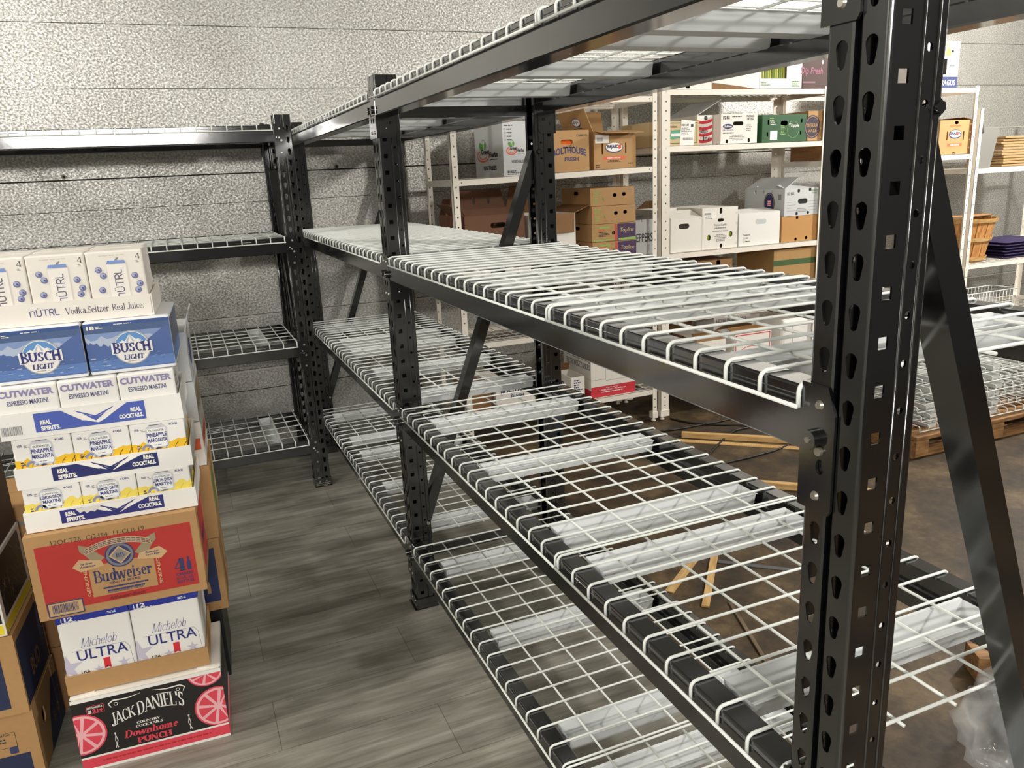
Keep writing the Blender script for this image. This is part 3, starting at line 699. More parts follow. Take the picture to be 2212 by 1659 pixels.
    def p(F): f = F['front']; f.text('BOLTHOUSE', .03, .105, .2, .03, NAVY, bold=.03, warp=lambda x, y, w, h: (x * w, y * h + .012 * (1 - (2 * x - 1) ** 2))); f.text('FRESH', .09, .08, .08, .02, NAVY, bold=.03); f.rect(.14, .03, .23, .07, WHITEI, 3); f.bars(.15, .035, .05, .02, GREYI, 4)
    C(.89, Y, .207, .24, .36, .165, WHITEB, 'low white carton with blue lettering on the lowest shelf near the corner', p)
    C(.75, 1.49, .207, .12, .3, .16, KRAFTD, 'narrow kraft carton on the lowest shelf near the corner', None)
    # --- second unit, top
    C(2.045, Y, 1.935, .272, .36, .2, WHITEB, 'white carton at the left end of the top shelf', None, fholes=[slot(.11, .012, .03, .02)])
    def p(F):
        f = F['front']
        for k in range(3): f.ring(.29, .1, .016, .016, .006, GREENI, 1, 100 + 120 * k, 190 + 120 * k, 6)
        f.poly([(.0, .0), (.31, .0), (.2, .014), (.0, .034)], KRAFTD)  # dark open gap under the tilted bottom, painted on as a brown wedge
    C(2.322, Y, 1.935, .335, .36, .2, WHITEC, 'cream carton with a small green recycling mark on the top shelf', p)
    def p(F):
        f = F['front']; f.lines(.24, .036, .06, 1, .014, GREENI); f.lines(.24, .026, .065, 3, .008, GREENI); f.lines(.01, .03, .04, 1, .01, GREENI); f.lines(.01, .018, .07, 1, .01, GREENI)
    C(2.66, Y, 1.935, .315, .36, .2, WHITEC, 'white carton with a cut window showing celery on the top shelf', p, fholes=[rect(.01, .056, .2, .17)])
    cel = [paint(c, .5, noise=.1, scale=40) for c in ('#9aa63e', '#b4b650', '#76853a')]
    for i in range(11):
        mb = MB(); x = .004 + i * .0172
        mb.tube([(0, 0, 0), (.001, .003, .06), (-.002, .002, .13)], [.009, .0085, .008], cel[i % 3], 8)
        tag(mb.build('celery_stalk', None, (2.676 + x, 1.489, 1.94)), 'green celery stalk standing behind the window of the white carton', 'celery', 'celery stalks in the window')
    M = paint('#4a2b24', .6)
    def p(F): f = F['front']; f.text('Dip Fresh', -.02, .07, .17, .05, paint('#a5607a', .6), slant=.15, bold=.02); f.rect(.0, .03, .1, .04, paint('#8a6a72', .6)); f.ell(.15, .15, .008, .012, paint('#cfcfd8', .5))
    C(2.981, Y, 1.935, .215, .36, .2, M, 'dark maroon carton with pink script lettering on the top shelf', p)
    # --- second unit, second shelf
    def p(F):
        f = F['front']; G = paint('#2f6a48', .6); f.frame(.015, .012, .3, .128, .004, G); f.poly([(.11, .04), (.12, .085), (.2, .09), (.25, .05), (.13, .035)], paint('#5aa386', .6)); f.rect(.12, .052, .2, .068, WHITEI, 2); f.text('OF IDEAS', .1, .1, .06, .01, INK)
        f.lines(.03, .1, .04, 1, .01, INK); f.lines(.025, .03, .04, 3, .009, INK); f.poly([(.178, .0), (.19, .145), (.285, .135), (.275, .0)], WHITEI, 3); f.text('351361', .19, .108, .05, .012, INK, 4, bold=.03); f.rect(.255, .1, .272, .118, INK, 4); f.lines(.19, .094, .08, 5, .009, GREYI, 4); f.bars(.2, .03, .07, .014, GREYI, 4)
    C(1.947, 1.505, 1.629, .314, .35, .136, paint('#cfb68a', .7), 'cream carton with a green frame and a shipping label', p)
    def p(F):
        f = F['front']
        for k in range(4): f.poly([(.0, .015 + k * .036), (.035, .01 + k * .036), (.07, .012 + k * .036), (.108, .024 + k * .036), (.108, .042 + k * .036), (.07, .03 + k * .036), (.035, .027 + k * .036), (.0, .034 + k * .036)], REDI)
        f.text('Produce', -.0, .066, .075, .026, INK, 3, font='serif'); f.text('Inc.', .04, .024, .06, .03, INK, 3, font='serif'); f.ell(.06, .152, .012, .012, INK, 3)
    C(2.272, 1.54, 1.629, .108, .34, .168, WHITEB, 'narrow red and white striped carton with its lid propped open', p, top='open', flaps=[('left', .2, 154, GREYB)])
    def p(F):
        f = F['front']; f.text('1/2 BU.', .015, .138, .05, .018, INK, bold=.03); f.text('PRODUCE', .185, .147, .055, .012, INK, bold=.03); f.text('OF U.S.A.', .187, .13, .05, .012, INK, bold=.03); f.lines(.08, .15, .07, 1, .01, INK)
        f.ell(.05, .098, .036, .014, NAVY); f.text('Sullivan', .024, .092, .052, .012, WHITEI, 2, slant=.2); f.text('PRODUCE', .015, .073, .075, .008, GREYI); f.lines(.015, .058, .08, 1, .01, INK); f.lines(.17, .1, .06, 4, .01, GREYI, center=True); f.lines(.06, .045, .12, 4, .009, GREYI, center=True)
    C(2.388, Y, 1.629, .264, .37, .168, WHITEB, 'white half-bushel carton with an oval hand slot and blue oval badge', p, fholes=[slot(.125, .113, .075, .022), slot(.045, .012, .018, .026), slot(.205, .015, .018, .026)])
    GP = paint('#2f5a36', .45); PG = paint('#9ec37b', .6)
    def p(F):
        f = F['front']; f.lines(.055, .135, .05, 2, .012, PG); f.lines(.06, .118, .05, 3, .009, WHITEI); f.rect(.06, .012, .115, .066, WHITEI); f.lines(.14, .09, .045, 3, .009, PG); f.lines(.14, .06, .04, 3, .009, PG); f.text('Tripple', .2, .078, .08, .026, WHITEI, bold=.02); f.ring(.235, .07, .045, .05, .0015, PG)
        L = F['left']; L.lines(.28, .14, .05, 4, .012, PG)
    C(2.69, Y, 1.629, .34, .36, .158, GP, 'dark green produce crate carton with pale lettering and small slots', p, fholes=[slot(.165, .108, .055, .03), slot(.045, .115, .012, .028), slot(.04, .045, .012, .028), slot(.3, .12, .012, .024), slot(.295, .05, .012, .024)], lholes=[slot(.1, .1, .05, .02)])
    def p(F): f = F['front']; f.ell(.035, .082, .062, .07, paint('#3d3444', .7)); f.ring(.035, .082, .055, .062, .003, KRAFT, 2); f.text('SIERRA', -.01, .08, .09, .022, KRAFT, 2, bold=.02); f.text('VALE', .0, .05, .07, .02, KRAFT, 2, bold=.02)
    C(3.04, Y, 1.629, .155, .36, .176, KRAFT, 'kraft carton with a dark round stamp at the end of the shelf', p)
    # --- second unit, third shelf
    C(2.06, 1.725, 1.019, .2, .15, .245, WHITEB, 'white carton with open top standing behind the low white carton', None, top='open', fholes=[slot(.06, .215, .02, .03), slot(.14, .215, .02, .03)], flaps=[('back', .1, 150, KRAFTD)])
    C(2.043, Y, 1.019, .222, .24, .196, WHITEB, 'low white carton with black hand slot beside the white post', None, top='open', fholes=[slot(.095, .15, .075, .03)], flaps=[('back', .12, 168), ('front', .11, 158)])
    def p(F):
        f = F['front']; f.rect(.012, .175, .1, .22, WHITEI); f.bars(.015, .205, .05, .012, GREYI, 2); f.lines(.02, .19, .07, 2, .01, GREYI); f.text('Peeled Garlic', .085, .135, .095, .015, GREYI, font='serif'); f.lines(.09, .12, .085, 1, .014, GREYI); f.text('PRODUCT OF CHINA', .075, .1, .115, .009, GREYI, bold=.02); f.lines(.085, .08, .1, 5, .009, GREYI, center=True)
        for k in range(4): f.frame(.245, .02 + k * .06, .255, .03 + k * .06, .001, GREYI)
    C(2.267, Y, 1.019, .26, .36, .245, WHITEB, 'tall white garlic carton with two round holes showing green', p, fholes=[slot(.135, .17, .045, .02), slot(.135, .225, .02, .036), slot(.14, .016, .02, .026), circle(.05, .07, .014, 14, .018), circle(.21, .082, .014, 14, .018)])  # the green in the round holes is limes inside
    for dx, zz in ((.05, .07), (.21, .082)):
        mb = MB(); bm = bmesh.new(); bmesh.ops.create_uvsphere(bm, u_segments=14, v_segments=10, radius=.03); mb.frombm(bm, paint('#a8bf45', .45), None, True)
        tag(mb.build('lime', None, (2.267 + dx, Y + .04, 1.019 + zz)), 'green lime showing through a round hole of the tall white carton', 'lime', 'limes in the garlic carton')
    def p(F): f = F['front']; f.text('Product of:', .035, .062, .05, .01, INK, bold=.02); f.frame(.035, .042, .045, .052, .0012, INK); f.text('USA', .052, .043, .02, .009, INK); f.frame(.035, .022, .045, .032, .0012, INK); f.text('Mexico', .052, .023, .035, .009, INK); f.poly(slot(.165, .142, .085, .03), GREYB)
    C(2.538, Y, 1.019, .314, .36, .197, WHITEC, 'plain white carton with tick boxes and an unpunched hand slot', p, flaps=[('front', .13, 172, WHITEC)])
    C(2.868, Y, 1.019, .3, .36, .158, paint('#bd8d54', .7), 'tan carton supporting the white half-bushel box', None, fholes=[slot(.12, .148, .022, .018), slot(.115, .012, .022, .022), slot(.2, .016, .022, .022)])
    def p(F):
        f = F['front']; f.text('1/2 BU.', .02, .128, .055, .018, INK, bold=.02); f.text('PRODUCE', .21, .145, .05, .01, GREENI); f.text('OF USA', .22, .13, .035, .01, GREENI); f.lines(.085, .04, .1, 3, .009, GREYI, center=True)
        for u in (.02, .19):
            for k in range(4): f.rect(u, .03 + k * .018, u + .07, .032 + k * .018, GREYI)
        L = F['left']; L.ell(.24, .08, .05, .066, NAVY); L.ring(.24, .08, .045, .06, .003, paint('#c8a24a', .5), 2); L.rect(.225, .06, .255, .1, REDI, 2)
        for k in range(3): L.rect(.225, .065 + k * .012, .255, .07 + k * .012, WHITEI, 3)
        L.poly([(.19, .02), (.24, .008), (.29, .02), (.285, .035), (.24, .024), (.195, .035)], NAVY, 3); L.rect(.32, .1, .35, .135, GREYI)
    C(2.882, Y, 1.1785, .3, .38, .165, GREYB, 'grey-white half-bushel carton with a dark blue oval emblem on top of the tan one', p, top='open', fholes=[slot(.145, .088, .078, .032), slot(.11, .152, .022, .024), slot(.2, .157, .022, .024), slot(.1, .012, .022, .02), slot(.19, .015, .022, .02)], lholes=[slot(.1, .15, .018, .024), slot(.18, .15, .018, .024), slot(.26, .15, .018, .024)], flaps=[('left', .14, 150), ('front', .1, 165), ('back', .1, 170)])
    # --- second unit, lower shelves
    C(2.12, Y, .632, .375, .36, .32, KRAFTD, 'brown carton under the low white cartons, seen over the wires', None, fholes=[slot(.27, .295, .03, .05)])
    C(2.815, Y, .632, .36, .36, .34, paint('#a98553', .75, noise=.12), 'worn tan carton with a green band beneath the tan carton', lambda F: F['front'].rect(0, .24, .36, .275, paint('#3f5a34', .7)))
    C(2.237, Y, .207, .224, .36, .245, WHITEB, 'pale carton with brown open flaps on the lowest shelf', None, top='open', inner=KRAFTD, flaps=[('front', .08, 150, KRAFTD), ('back', .1, 100, KRAFTD), ('left', .1, 30, KRAFTD)])
    def p(F): f = F['front']; f.frame(.008, .008, .282, .252, .006, REDI); f.text('Dunreau', .05, .09, .14, .05, REDI, slant=.25); f.ring(.13, .115, .1, .06, .004, REDI)
    C(2.528, Y, .207, .29, .2, .258, WHITEB, 'white carton outlined in red on the lowest shelf', p, top='open', flaps=[('back', .12, 150, KRAFT), ('front', .1, 165, KRAFT)])
    C(2.53, 1.69, .207, .37, .19, .34, WHITEB, 'white carton with navy lettering behind the red outlined carton', lambda F: F['front'].text('LITTLE BEAR BRAND', .02, .3, .24, .022, NAVY, font='serif'))
    mb = MB(); mb.bbox(0, 0, 0, .27, .34, .31, .02, WHITEC); f = Face(mb, (0, 0, 0), (1, 0, 0), (0, 0, 1), .27, .31); f.frame(.08, .03, .26, .27, .004, GREYI); f.rect(.11, .08, .22, .13, GREYI); f.rect(.19, .1, .21, .12, INK, 2)
    tag(mb.build('plastic_bin', None, (2.912, Y, .207)), 'rounded white plastic bin on the lowest shelf beside the post', 'bin')
    # --- third unit
    C(3.26, 1.56, 1.507, .34, .3, .17, KRAFTD, 'dark brown carton on the shelf behind the black post', None)
    def p(F): f = F['front']; f.rect(.09, .18, .2, .186, ORANGE); f.ell(.15, .13, .06, .03, NAVY); f.ell(.15, .132, .054, .024, WHITEI, 2); f.text('BAJASON', .1, .12, .1, .026, NAVY, 3, bold=.05); f.ell(.17, .132, .01, .012, ORANGE, 4); f.rect(.08, .05, .22, .07, ORANGE); f.text('GREEN ONIONS', .11, .055, .08, .01, WHITEI, 2)
    C(4.17, Y, 1.507, .3, .36, .222, KRAFT, 'kraft carton with a blue oval logo right of the black post', p, fholes=[slot(.075, .12, .01, .06), slot(.23, .12, .01, .06), slot(.155, .205, .035, .022), slot(.15, .006, .03, .012)], flaps=[('right', .06, 165, BROWN)])
    def p(F):
        f = F['front']; f.rect(0, 0, .29, .068, NAVY); f.text('ASPARAGUS', .045, .014, .225, .034, WHITEI, 2, bold=.015, slant=.08); f.rect(.19, .076, .285, .18, WHITEI); f.bars(.21, .13, .05, .012, INK, 2); f.lines(.2, .112, .05, 3, .011, GREYI, 2)
        LG2 = paint('#8cc63f', .5); f.poly([(.165, .195), (.17, .23), (.185, .25), (.2, .245), (.205, .225), (.215, .215), (.2, .195)], LG2); f.poly([(.15, .255), (.165, .27), (.19, .268), (.18, .258)], LG2)
    C(4.0, Y, 1.935, .29, .36, .285, paint('#dedad6', .6), 'white asparagus carton with a navy band and lime green shape', p, fholes=[circle(.228, .225, .01, 12), rect(.13, .08, .185, .178)])
# ---------------------------------------------------------------- drinks stack in the aisle
SB = paint('#2b2f7a', .45); ROYAL = paint('#26349a', .4); CUTB = paint('#4a5fb4', .45); CUTN = paint('#232a66', .45); CREAM = paint('#ece6dc', .45); BUDRED = paint('#b5302b', .55); SILV = paint('#c6c8cc', .3, .5); BLK = paint('#1f1d1c', .4)
TH = -radians(3)
def at_stack(xr, dy):
    """world position for local x (0 = right front corner line), dy set back"""
    return xr, -.407 + dy
def pos(xr, lx, dy):
    # xr: right edge at the front; lx: local x (negative to the left)
    return (xr + lx * cos(TH) - dy * sin(TH) * 0, -.407 + dy + lx * sin(TH))
def put(o, xr, lx, dy, z):
    x, y = pos(xr, lx, dy); o.location = (x, y, z); o.rotation_euler = (0, 0, TH); return o
def wavy(f, v0, v1, m, k, seed, w):
    r = random.Random(seed); n = 14
    top = [(w * i / n, v1 + r.uniform(-.005, .006)) for i in range(n + 1)]
    for (a, b), (c, d) in zip(top, top[1:]): f.poly([(a, v0), (c, v0), (c, d), (a, b)], m, k)
def wings(f, u, v, s, m, k=2):
    for sg in (-1, 1):
        for y0, x1, y1 in ((.0, 1., .32), (-.14, .62, .1)):
            p = [(u, v + y0 * s - .1 * s), (u + sg * x1 * s, v + y1 * s), (u + sg * (x1 - .15) * s, v + (y1 - .13) * s), (u + sg * .25 * s, v + y0 * s - .08 * s), (u, v + y0 * s - .26 * s)]
            f.poly(p if sg > 0 else p[::-1], m, k)
def cut_tray(xr, dy, z, h, w, d, col, torn, label, barcode=False):
    mb = carton_mesh(w, d, h, WHITEC, top='open'); f = faces(mb, w, d, h)['front']
    a, b = .2 * w, .8 * w
    if barcode: a, b = .187 * w, .79 * w
    v0, v1 = .012, h - .006; m0 = (a + b) / 2 + .01
    f.poly([(a, v0), (b, v0), (b, v1), (m0 + .075, v1), (m0 + .02, v0 + .014), (m0 - .03, v0 + .016), (m0 - .075, v1), (a, v1)], col)
    f.poly([(m0 - .075, v1), (m0 - .03, v0 + .016), (m0, v0 + .012), (m0 + .02, v0 + .014), (m0 + .075, v1)], WHITEC, 1)
    f.poly([(m0 - .068, v1 - .002), (m0 - .02, v0 + .014), (m0 + .005, v0 + .006), (m0 + .022, v0 + .014), (m0 + .068, v1 - .002)], WHITEI, 1.5)
    wings(f, m0, v0 + (v1 - v0) * .62, .045, col, 3)
    for t, u, v in (('REAL', a + .012, v0 + .018), ('SPIRITS.', a + .012, v0 + .003)): f.text(t, u, v, .024 if t == 'REAL' else .042, .0115, WHITEI, 3, bold=.05)
    for t, u, v in (('REAL', b - .034, v0 + .022), ('COCKTAILS.', b - .062, v0 + .007)): f.text(t, u, v, .025 if t == 'REAL' else .056, .0115, WHITEI, 3, bold=.05)
    if torn:
        f.poly([(a + .035, v1), (a + .045, v1 - .014), (a + .055, v1 - .01), (a + .06, v1 - .017), (a + .07, v1 - .012), (a + .078, v1 - .016), (a + .092, v1 - .006), (a + .095, v1)], paint('#ddd8d2', .7), 4)
    if barcode: f.bars(.004, .012, .045, .022, GREYI)
    o = mb.build('carton_tray'); put(o, xr, -w, dy, z); return tag(o, label, 'carton tray', 'white cocktail trays in the drinks stack')
def pack_mesh(w, d, h, m, art, bev=.004):
    mb = MB(); mb.bbox(0, 0, 0, w, d, h, bev, m); F = faces(mb, w, d, h); art(F); return mb
def canpic(f, u, v, w, h, names, fruit, seed):
    C1 = paint('#d9dadd', .35, .2); C2 = paint('#f3f3f2', .35)
    pr = [(u - w * .42, v), (u + w * .42, v), (u + w * .5, v + h * .1), (u + w * .5, v + h * .84), (u + w * .38, v + h * .96), (u + w * .34, v + h), (u - w * .34, v + h), (u - w * .38, v + h * .96), (u - w * .5, v + h * .84), (u - w * .5, v + h * .1)]
    f.poly(pr, C1, 2); f.rect(u - w * .42, v + h * .08, u + w * .42, v + h * .86, C2, 3)
    f.rect(u - w * .3, v + h * .985, u + w * .3, v + h * 1.01, NAVY, 3)
    f.text('CUTWATER', u - w * .36, v + h * .72, w * .72, h * .085, GREYI, 4, bold=.04)
    for i, t in enumerate(names): L = w * min(.9, .1 * len(t) + .05); f.text(t, u - L / 2, v + h * (.5 - .22 * i), L, h * .17, SB, 4, bold=.03)
    f.lines(u - w * .18, v + h * .14, w * .36, 1, .004, GREYI, 4); f.poly([(u - w * .2, v), (u, v + h * .06), (u + w * .2, v), (u, v - h * .02)], NAVY, 4)
def cocktail_pack(w, d, h, names, yel, yl2, vis):
    def art(F):
        f = F['front']; wavy(f, .0, vis + .012, yel, 1, len(names[0]), w)
        r = random.Random(5)
        for i in range(6):
            x = w * (.05 + .17 * i); f.stroke([(x, 0), (x + .008, vis - .004), (x + .016, vis + .006)], .0018, yl2, 2)
        f.ring(w * .28, vis - .006, .014, .014, .006, paint('#8a8fb5', .5), 3, 0, 180)
        canpic(f, w * .48, vis - .006, .052, h - vis - .002, names, None, 1)
        f.text('10%', .012, h - .02, .01, .006, SB, 2); f.lines(.026, h - .019, .012, 2, .004, GREYI); f.text('4 CANS', w - .036, h - .014, .02, .006, SB, 2); f.lines(.012, h * .5, .012, 2, .006, SB)
        R = F['right']; wavy(R, 0, vis + .012, yel, 1, 4, d); R.lines(.02, h * .75, .04, 5, .008, GREYI, seed=3)
    return pack_mesh(w, d, h, WHITEC, art)
def nutrl_letters(f, u, v, s, m, vertical=False, k=3):
    w = .12 * s
    def P(x, y): return (u - y * s, v + x * s) if vertical else (u + x * s, v + y * s)
    def st(pts, t=.0042 / .045): f.stroke([P(x * 1., y) for x, y in pts], .11 * s, m, k)
    x = 0
    st([(0, 0), (0, .78), (.12, .86), (.48, .86), (.58, .74), (.58, 0)]); x = .85
    st([(x, 1), (x, .2), (x + .14, .05), (x + .46, .05), (x + .6, .2), (x + .6, 1)])
    for q in (.2, .42): st([(x + q - .05, 1.18), (x + q + .05, 1.18)])
    x = 1.65; st([(x, .95), (x + .75, .95)]); st([(x + .37, .95), (x + .37, 0)])
    x = 2.55; st([(x, 0), (x, .95), (x + .42, .95), (x + .56, .82), (x + .56, .62), (x + .42, .48), (x, .48)]); st([(x + .3, .48), (x + .6, 0)])
    x = 3.3; st([(x, 1), (x, .18), (x + .1, .05), (x + .5, .05)])
def drinks():
    g4 = {}
    # tray of grapefruit cocktail bottles on the floor
    w, d, h = .378, .262, .222
    PK = paint('#e4495a', .45); PKL = paint('#f6b8bd', .5)
    mb = carton_mesh(w, d, h, BLK, inner=KRAFTD, top='open'); F = faces(mb, w, d, h); f = F['front']
    f.rect(0, .008, w, .038, PK); f.rect(0, .038, w, .044, WHITEI); f.rect(0, 0, w, .008, WHITEI); f.rect(0, h - .011, w, h, WHITEI); f.lines(.05, .022, .28, 1, .008, BUDRED, 2)
    def citrus(cu, cv, r):
        def cl(pts): return [(min(max(a, .0), w), min(max(b, .044), h - .011)) for a, b in pts]
        f.poly(cl(circle(cu, cv, r, 40)), PK, 2); f.poly(cl(circle(cu, cv, r * .93, 40)), PKL, 3)
        for k in range(8):
            a = 2 * pi * k / 8 + .2
            pts = [(cu + r * .16 * cos(a), cv + r * .16 * sin(a))]
            for j in range(-3, 4): b = a + j * .1; pts.append((cu + r * .82 * cos(b), cv + r * .82 * sin(b)))
            q = cl(pts); f.poly(q, PK, 4)
    citrus(.012, .115, .062); citrus(w - .02, .105, .062); citrus(w - .04, .225, .05)
    f.text("JACK", .088, .118, .062, .042, WHITEI, 3, 'serif', warp=lambda x, y, a, b: (x * a, y * b * (1 - .25 * x) + .02 * x))
    f.text("DANIEL'S", .155, .132, .118, .047, WHITEI, 3, 'serif', warp=lambda x, y, a, b: (x * a, y * b * (.85 + .15 * x) + .012 * (1 - (2 * x - .9) ** 2)))
    f.text('COUNTRY', .148, .11, .06, .0075, WHITEI, 3, 'serif', T=.24); f.text('COCKTAILS', .144, .099, .068, .0075, WHITEI, 3, 'serif', T=.24)
    f.text('Downhome', .112, .074, .135, .023, PK, 3, 'serif', slant=.2, T=.2, thin=.09); f.text('PUNCH', .142, .049, .088, .019, PK, 3, 'serif', T=.26, thin=.1)
    for sg, u0 in ((1, .095), (-1, .275)):
        f.stroke([(u0 + sg * x, .178 + y) for x, y in ((0, 0), (-.006, .012), (.006, .02), (.04, .018), (.075, .024))], [.002, .003, .004, .003, .001], WHITEI, 3)
        f.ring(u0 + sg * .012, .186, .005, .005, .0015, WHITEI, 3)
        for q in (0, .006): f.stroke([(u0 - sg * (.002 + q), .052), (u0 - sg * (.006 - q), .075), (u0 - sg * (.002 + q * .5), .1)], .0018, WHITEI, 3)
    f.frame(.035, .172, .078, .196, .0012, PK, 2); f.text('RESPONSIBLE', .037, .187, .037, .006, WHITEI, 2); f.text('21+', .049, .174, .026, .011, PK, 2, bold=.05); f.text('BE', .046, .174, .01, .008, WHITEI, 2, rot=pi / 2, bold=.04)
    R = F['right']; R.rect(0, .008, d, .038, PK); R.rect(0, .038, d, .044, WHITEI); R.rect(0, h - .011, d, h, WHITEI)
    o = put(mb.build('drinks_carton'), -.698, -w, 0, 0); tag(o, 'black and pink cocktail carton with grapefruit slices, standing on the floor', 'carton')
    flap(o, w, d, h, 'right', .06, 176, WHITEB); flap(o, w, d, h, 'left', .06, 176, WHITEB); flap(o, w, d, h, 'front', .03, 178, WHITEB)
    # kraft tray with two white packs
    z = .2285; w, d = .356, .24
    mb = carton_mesh(w, d, .054, KRAFT, inner=KRAFTD, top='open'); tag(put(mb.build('carton_tray'), -.722, -w, .02, z), 'shallow kraft tray holding two white beer packs', 'carton tray')
    def ultra(i):
        W, D, H = .172, .22, .231
        def art(F):
            f = F['front']; LIL = paint('#c9c3d6', .5)
            f.rect(0, H - .03, W, H - .003, ROYAL); f.text('12', .02, H - .026, .02, .012, WHITEI, 3, bold=.04); f.rect(.012, H - .026, .014, H - .015, WHITEI, 3); f.lines(.012, H - .029, .05, 1, .004, WHITEI, 3)
            f.lines(W - .05, H - .02, .035, 2, .004, WHITEI, 3)
            f.text('Michelob', .045, .123, .085, .026, paint('#5d5a92', .5), 3, 'serif', slant=.3, T=.07, thin=.035); f.text('ULTRA', .033, .085, .122, .03, SB, 3, bold=.005)
            f.poly([(.092, .052), (.108, .052), (.108, .08), (.092, .08)], paint('#d9303c', .4), 3); f.poly([(.092, .052), (.1, .058), (.108, .052), (.108, .048), (.1, .053), (.092, .048)], paint('#d9303c', .4), 3)
            f.stroke([(.022, .115), (.15, .115), (.16, .1), (.166, .02)], .001, GREYI, 2)
            for cu, cv, r in ((.005, .07, .04), (.078, .05, .014), (.14, .056, .016)):
                pts = []
                for k in range(10): a = pi / 2 + k * pi / 5; q = r if k % 2 == 0 else r * .38; pts.append((max(cu + q * cos(a), .0), cv + q * sin(a)))
                f.poly(pts, LIL, 2)
            f.text('USA', .035, .045, .022, .009, INK, 3)
            for side in ('right', 'left'): S = F[side]; S.rect(0, H - .03, D, H - .003, ROYAL)
        return pack_mesh(W, D, H, WHITEC, art, .006)
    for i, lx in enumerate((-.351, -.177)):
        o = put(ultra(i).build('beer_pack'), -.722, lx, .03, z + .0045)
        tag(o, ('left white beer pack with a blue top band in the kraft tray', 'right white beer pack with a blue top band in the kraft tray')[i], 'beer pack', 'white beer packs in the kraft tray')
    # red and kraft beer carton
    w, d, h = .403, .268, .232
    def budface(f, R=None):
        f.rect(.022, .0, w - .022, .0, KRAFT)
        f.rect(.02, .022, w - .018, h - .03, BUDRED)
        PALE = paint('#c8a679', .6); BLU = paint('#343a68', .5)
        f.text('12OCT26  CJ2354  11-CLB-19', .06, h - .034, .215, .016, INK, 5, bold=-.012)
        f.poly([(.13, .04), (.285, .04), (.285, .12), (.25, .128), (.165, .128), (.13, .12)], KRAFT, 2)
        f.text('Budweiser', .139, .078, .138, .034, BLU, 4, 'serif'); f.text('KING OF BEERS.', .172, .069, .075, .006, BLU, 4, 'serif', T=.22)
        f.lines(.155, .058, .11, 2, .009, BLU, 4, .95, 2, True); f.text('PROUDLY BREWED IN THE USA', .165, .044, .085, .0045, BLU, 4); f.text('Anheuser-Busch', .165, .025, .085, .01, paint('#6e2420', .6), 4, slant=.3)
        f.ell(.208, .146, .035, .034, paint('#7d7a80', .5), 3); f.ring(.208, .146, .035, .034, .003, BLU, 4); f.ell(.208, .146, .026, .025, BLU, 4)
        f.poly([(.208, .121), (.234, .146), (.208, .171), (.182, .146)], PALE, 5); f.poly([(.208, .126), (.229, .146), (.208, .166), (.187, .146)], paint('#8b857f', .5), 6); f.text('B', .199, .14, .009, .012, BLU, 7, 'serif'); f.text('B', .209, .14, .009, .012, BLU, 7, 'serif')
        n = 14
        for k in range(n):
            q = [(2 * j / n - 1) for j in (k, k + 1)]
            y = [.178 - .018 * t * t for t in q]; x = [.208 + .078 * t for t in q]
            f.poly([(x[0], y[0]), (x[1], y[1]), (x[1] , y[1] + .017), (x[0], y[0] + .017)], PALE, 6)
            for r in range(3): f.poly([(x[0], y[0] + .003 + r * .0045), (x[1] - .002, y[1] + .003 + r * .0045), (x[1] - .002, y[1] + .005 + r * .0045), (x[0], y[0] + .005 + r * .0045)], BLU, 7)
        for sg in (-1, 1):
            p = [(.208 + sg * .078, .158), (.208 + sg * .09, .172), (.208 + sg * .09, .19), (.208 + sg * .07, .182), (.208 + sg * .035, .145), (.208 + sg * .06, .13)]
            f.poly(p if sg > 0 else p[::-1], paint('#9a8a6c', .6), 2)
            p = [(.208 + sg * .04, .124), (.208 + sg * .095, .116), (.208 + sg * .113, .132), (.208 + sg * .095, .15), (.208 + sg * .045, .14)]
            f.poly(p if sg > 0 else p[::-1], PALE, 3)
        f.text('The Great', .112, .134, .03, .006, BLU, 4, slant=.2); f.text('American', .112, .126, .036, .006, BLU, 4, slant=.2); f.text('Budweiser', .268, .136, .032, .006, BLU, 4, slant=.2); f.text('Lager Beer', .268, .128, .034, .006, BLU, 4, slant=.2)
        f.text('GENUINE', .126, .045, .075, .008, PALE, 4, rot=pi / 2, bold=.02); f.text('GENUINE', .29, .12, .075, .008, PALE, 4, rot=-pi / 2, bold=.02)
        f.text('4', .33, .068, .028, .036, BLU, 4, 'serif', T=.26); f.poly([(.362, .068), (.372, .068), (.372, .09), (.3695, .096), (.3695, .106), (.3645, .106), (.3645, .096), (.362, .09)], BLU, 4)
        for i, t in enumerate(('CARRIERS', '6/12 FL. OZ.', 'BOTTLES')): f.text(t, .332, .055 - .011 * i, .042, .008, BLU, 4, bold=.02)
        f.rect(.022, .006, .105, .046, PALE, 3); f.frame(.022, .006, .105, .046, .0028, BLU, 4); f.bars(.033, .015, .06, .024, BLU, 4)
    mb = carton_mesh(w, d, h, KRAFT); F = faces(mb, w, d, h); budface(F['front']); r = F['right']; r.rect(.05, .03, d - .02, h - .03, BUDRED); r.text('Budweiser', .09, .09, .12, .04, NAVY, 3, 'serif'); F['left'].rect(.05, .03, d - .04, h - .03, BUDRED); F['left'].rect(d - .012, .12, d - .004, .17, DARK)
    tag(put(mb.build('beer_carton'), -.697, -w, 0, .466), 'red and kraft bottled beer carton with navy lettering', 'carton')
    # three cocktail trays
    YE = paint('#f0c020', .45); YE2 = paint('#6b4b12', .5); YL = paint('#f3dc62', .45); YL2 = paint('#e2c337', .5)
    rows = [('lemon', -.6885, .024, .7, .053, .403, CUTN, True, ('LEMON DROP', 'MARTINI'), YL, YL2, .111, 'lowest white cocktail tray, its blue print torn, on the red carton'),
            ('pine', -.684, .024, .8155, .054, .407, CUTN, False, ('PINEAPPLE', 'MARGARITA'), YE, YE2, .124, 'middle white cocktail tray with pineapple packs')]
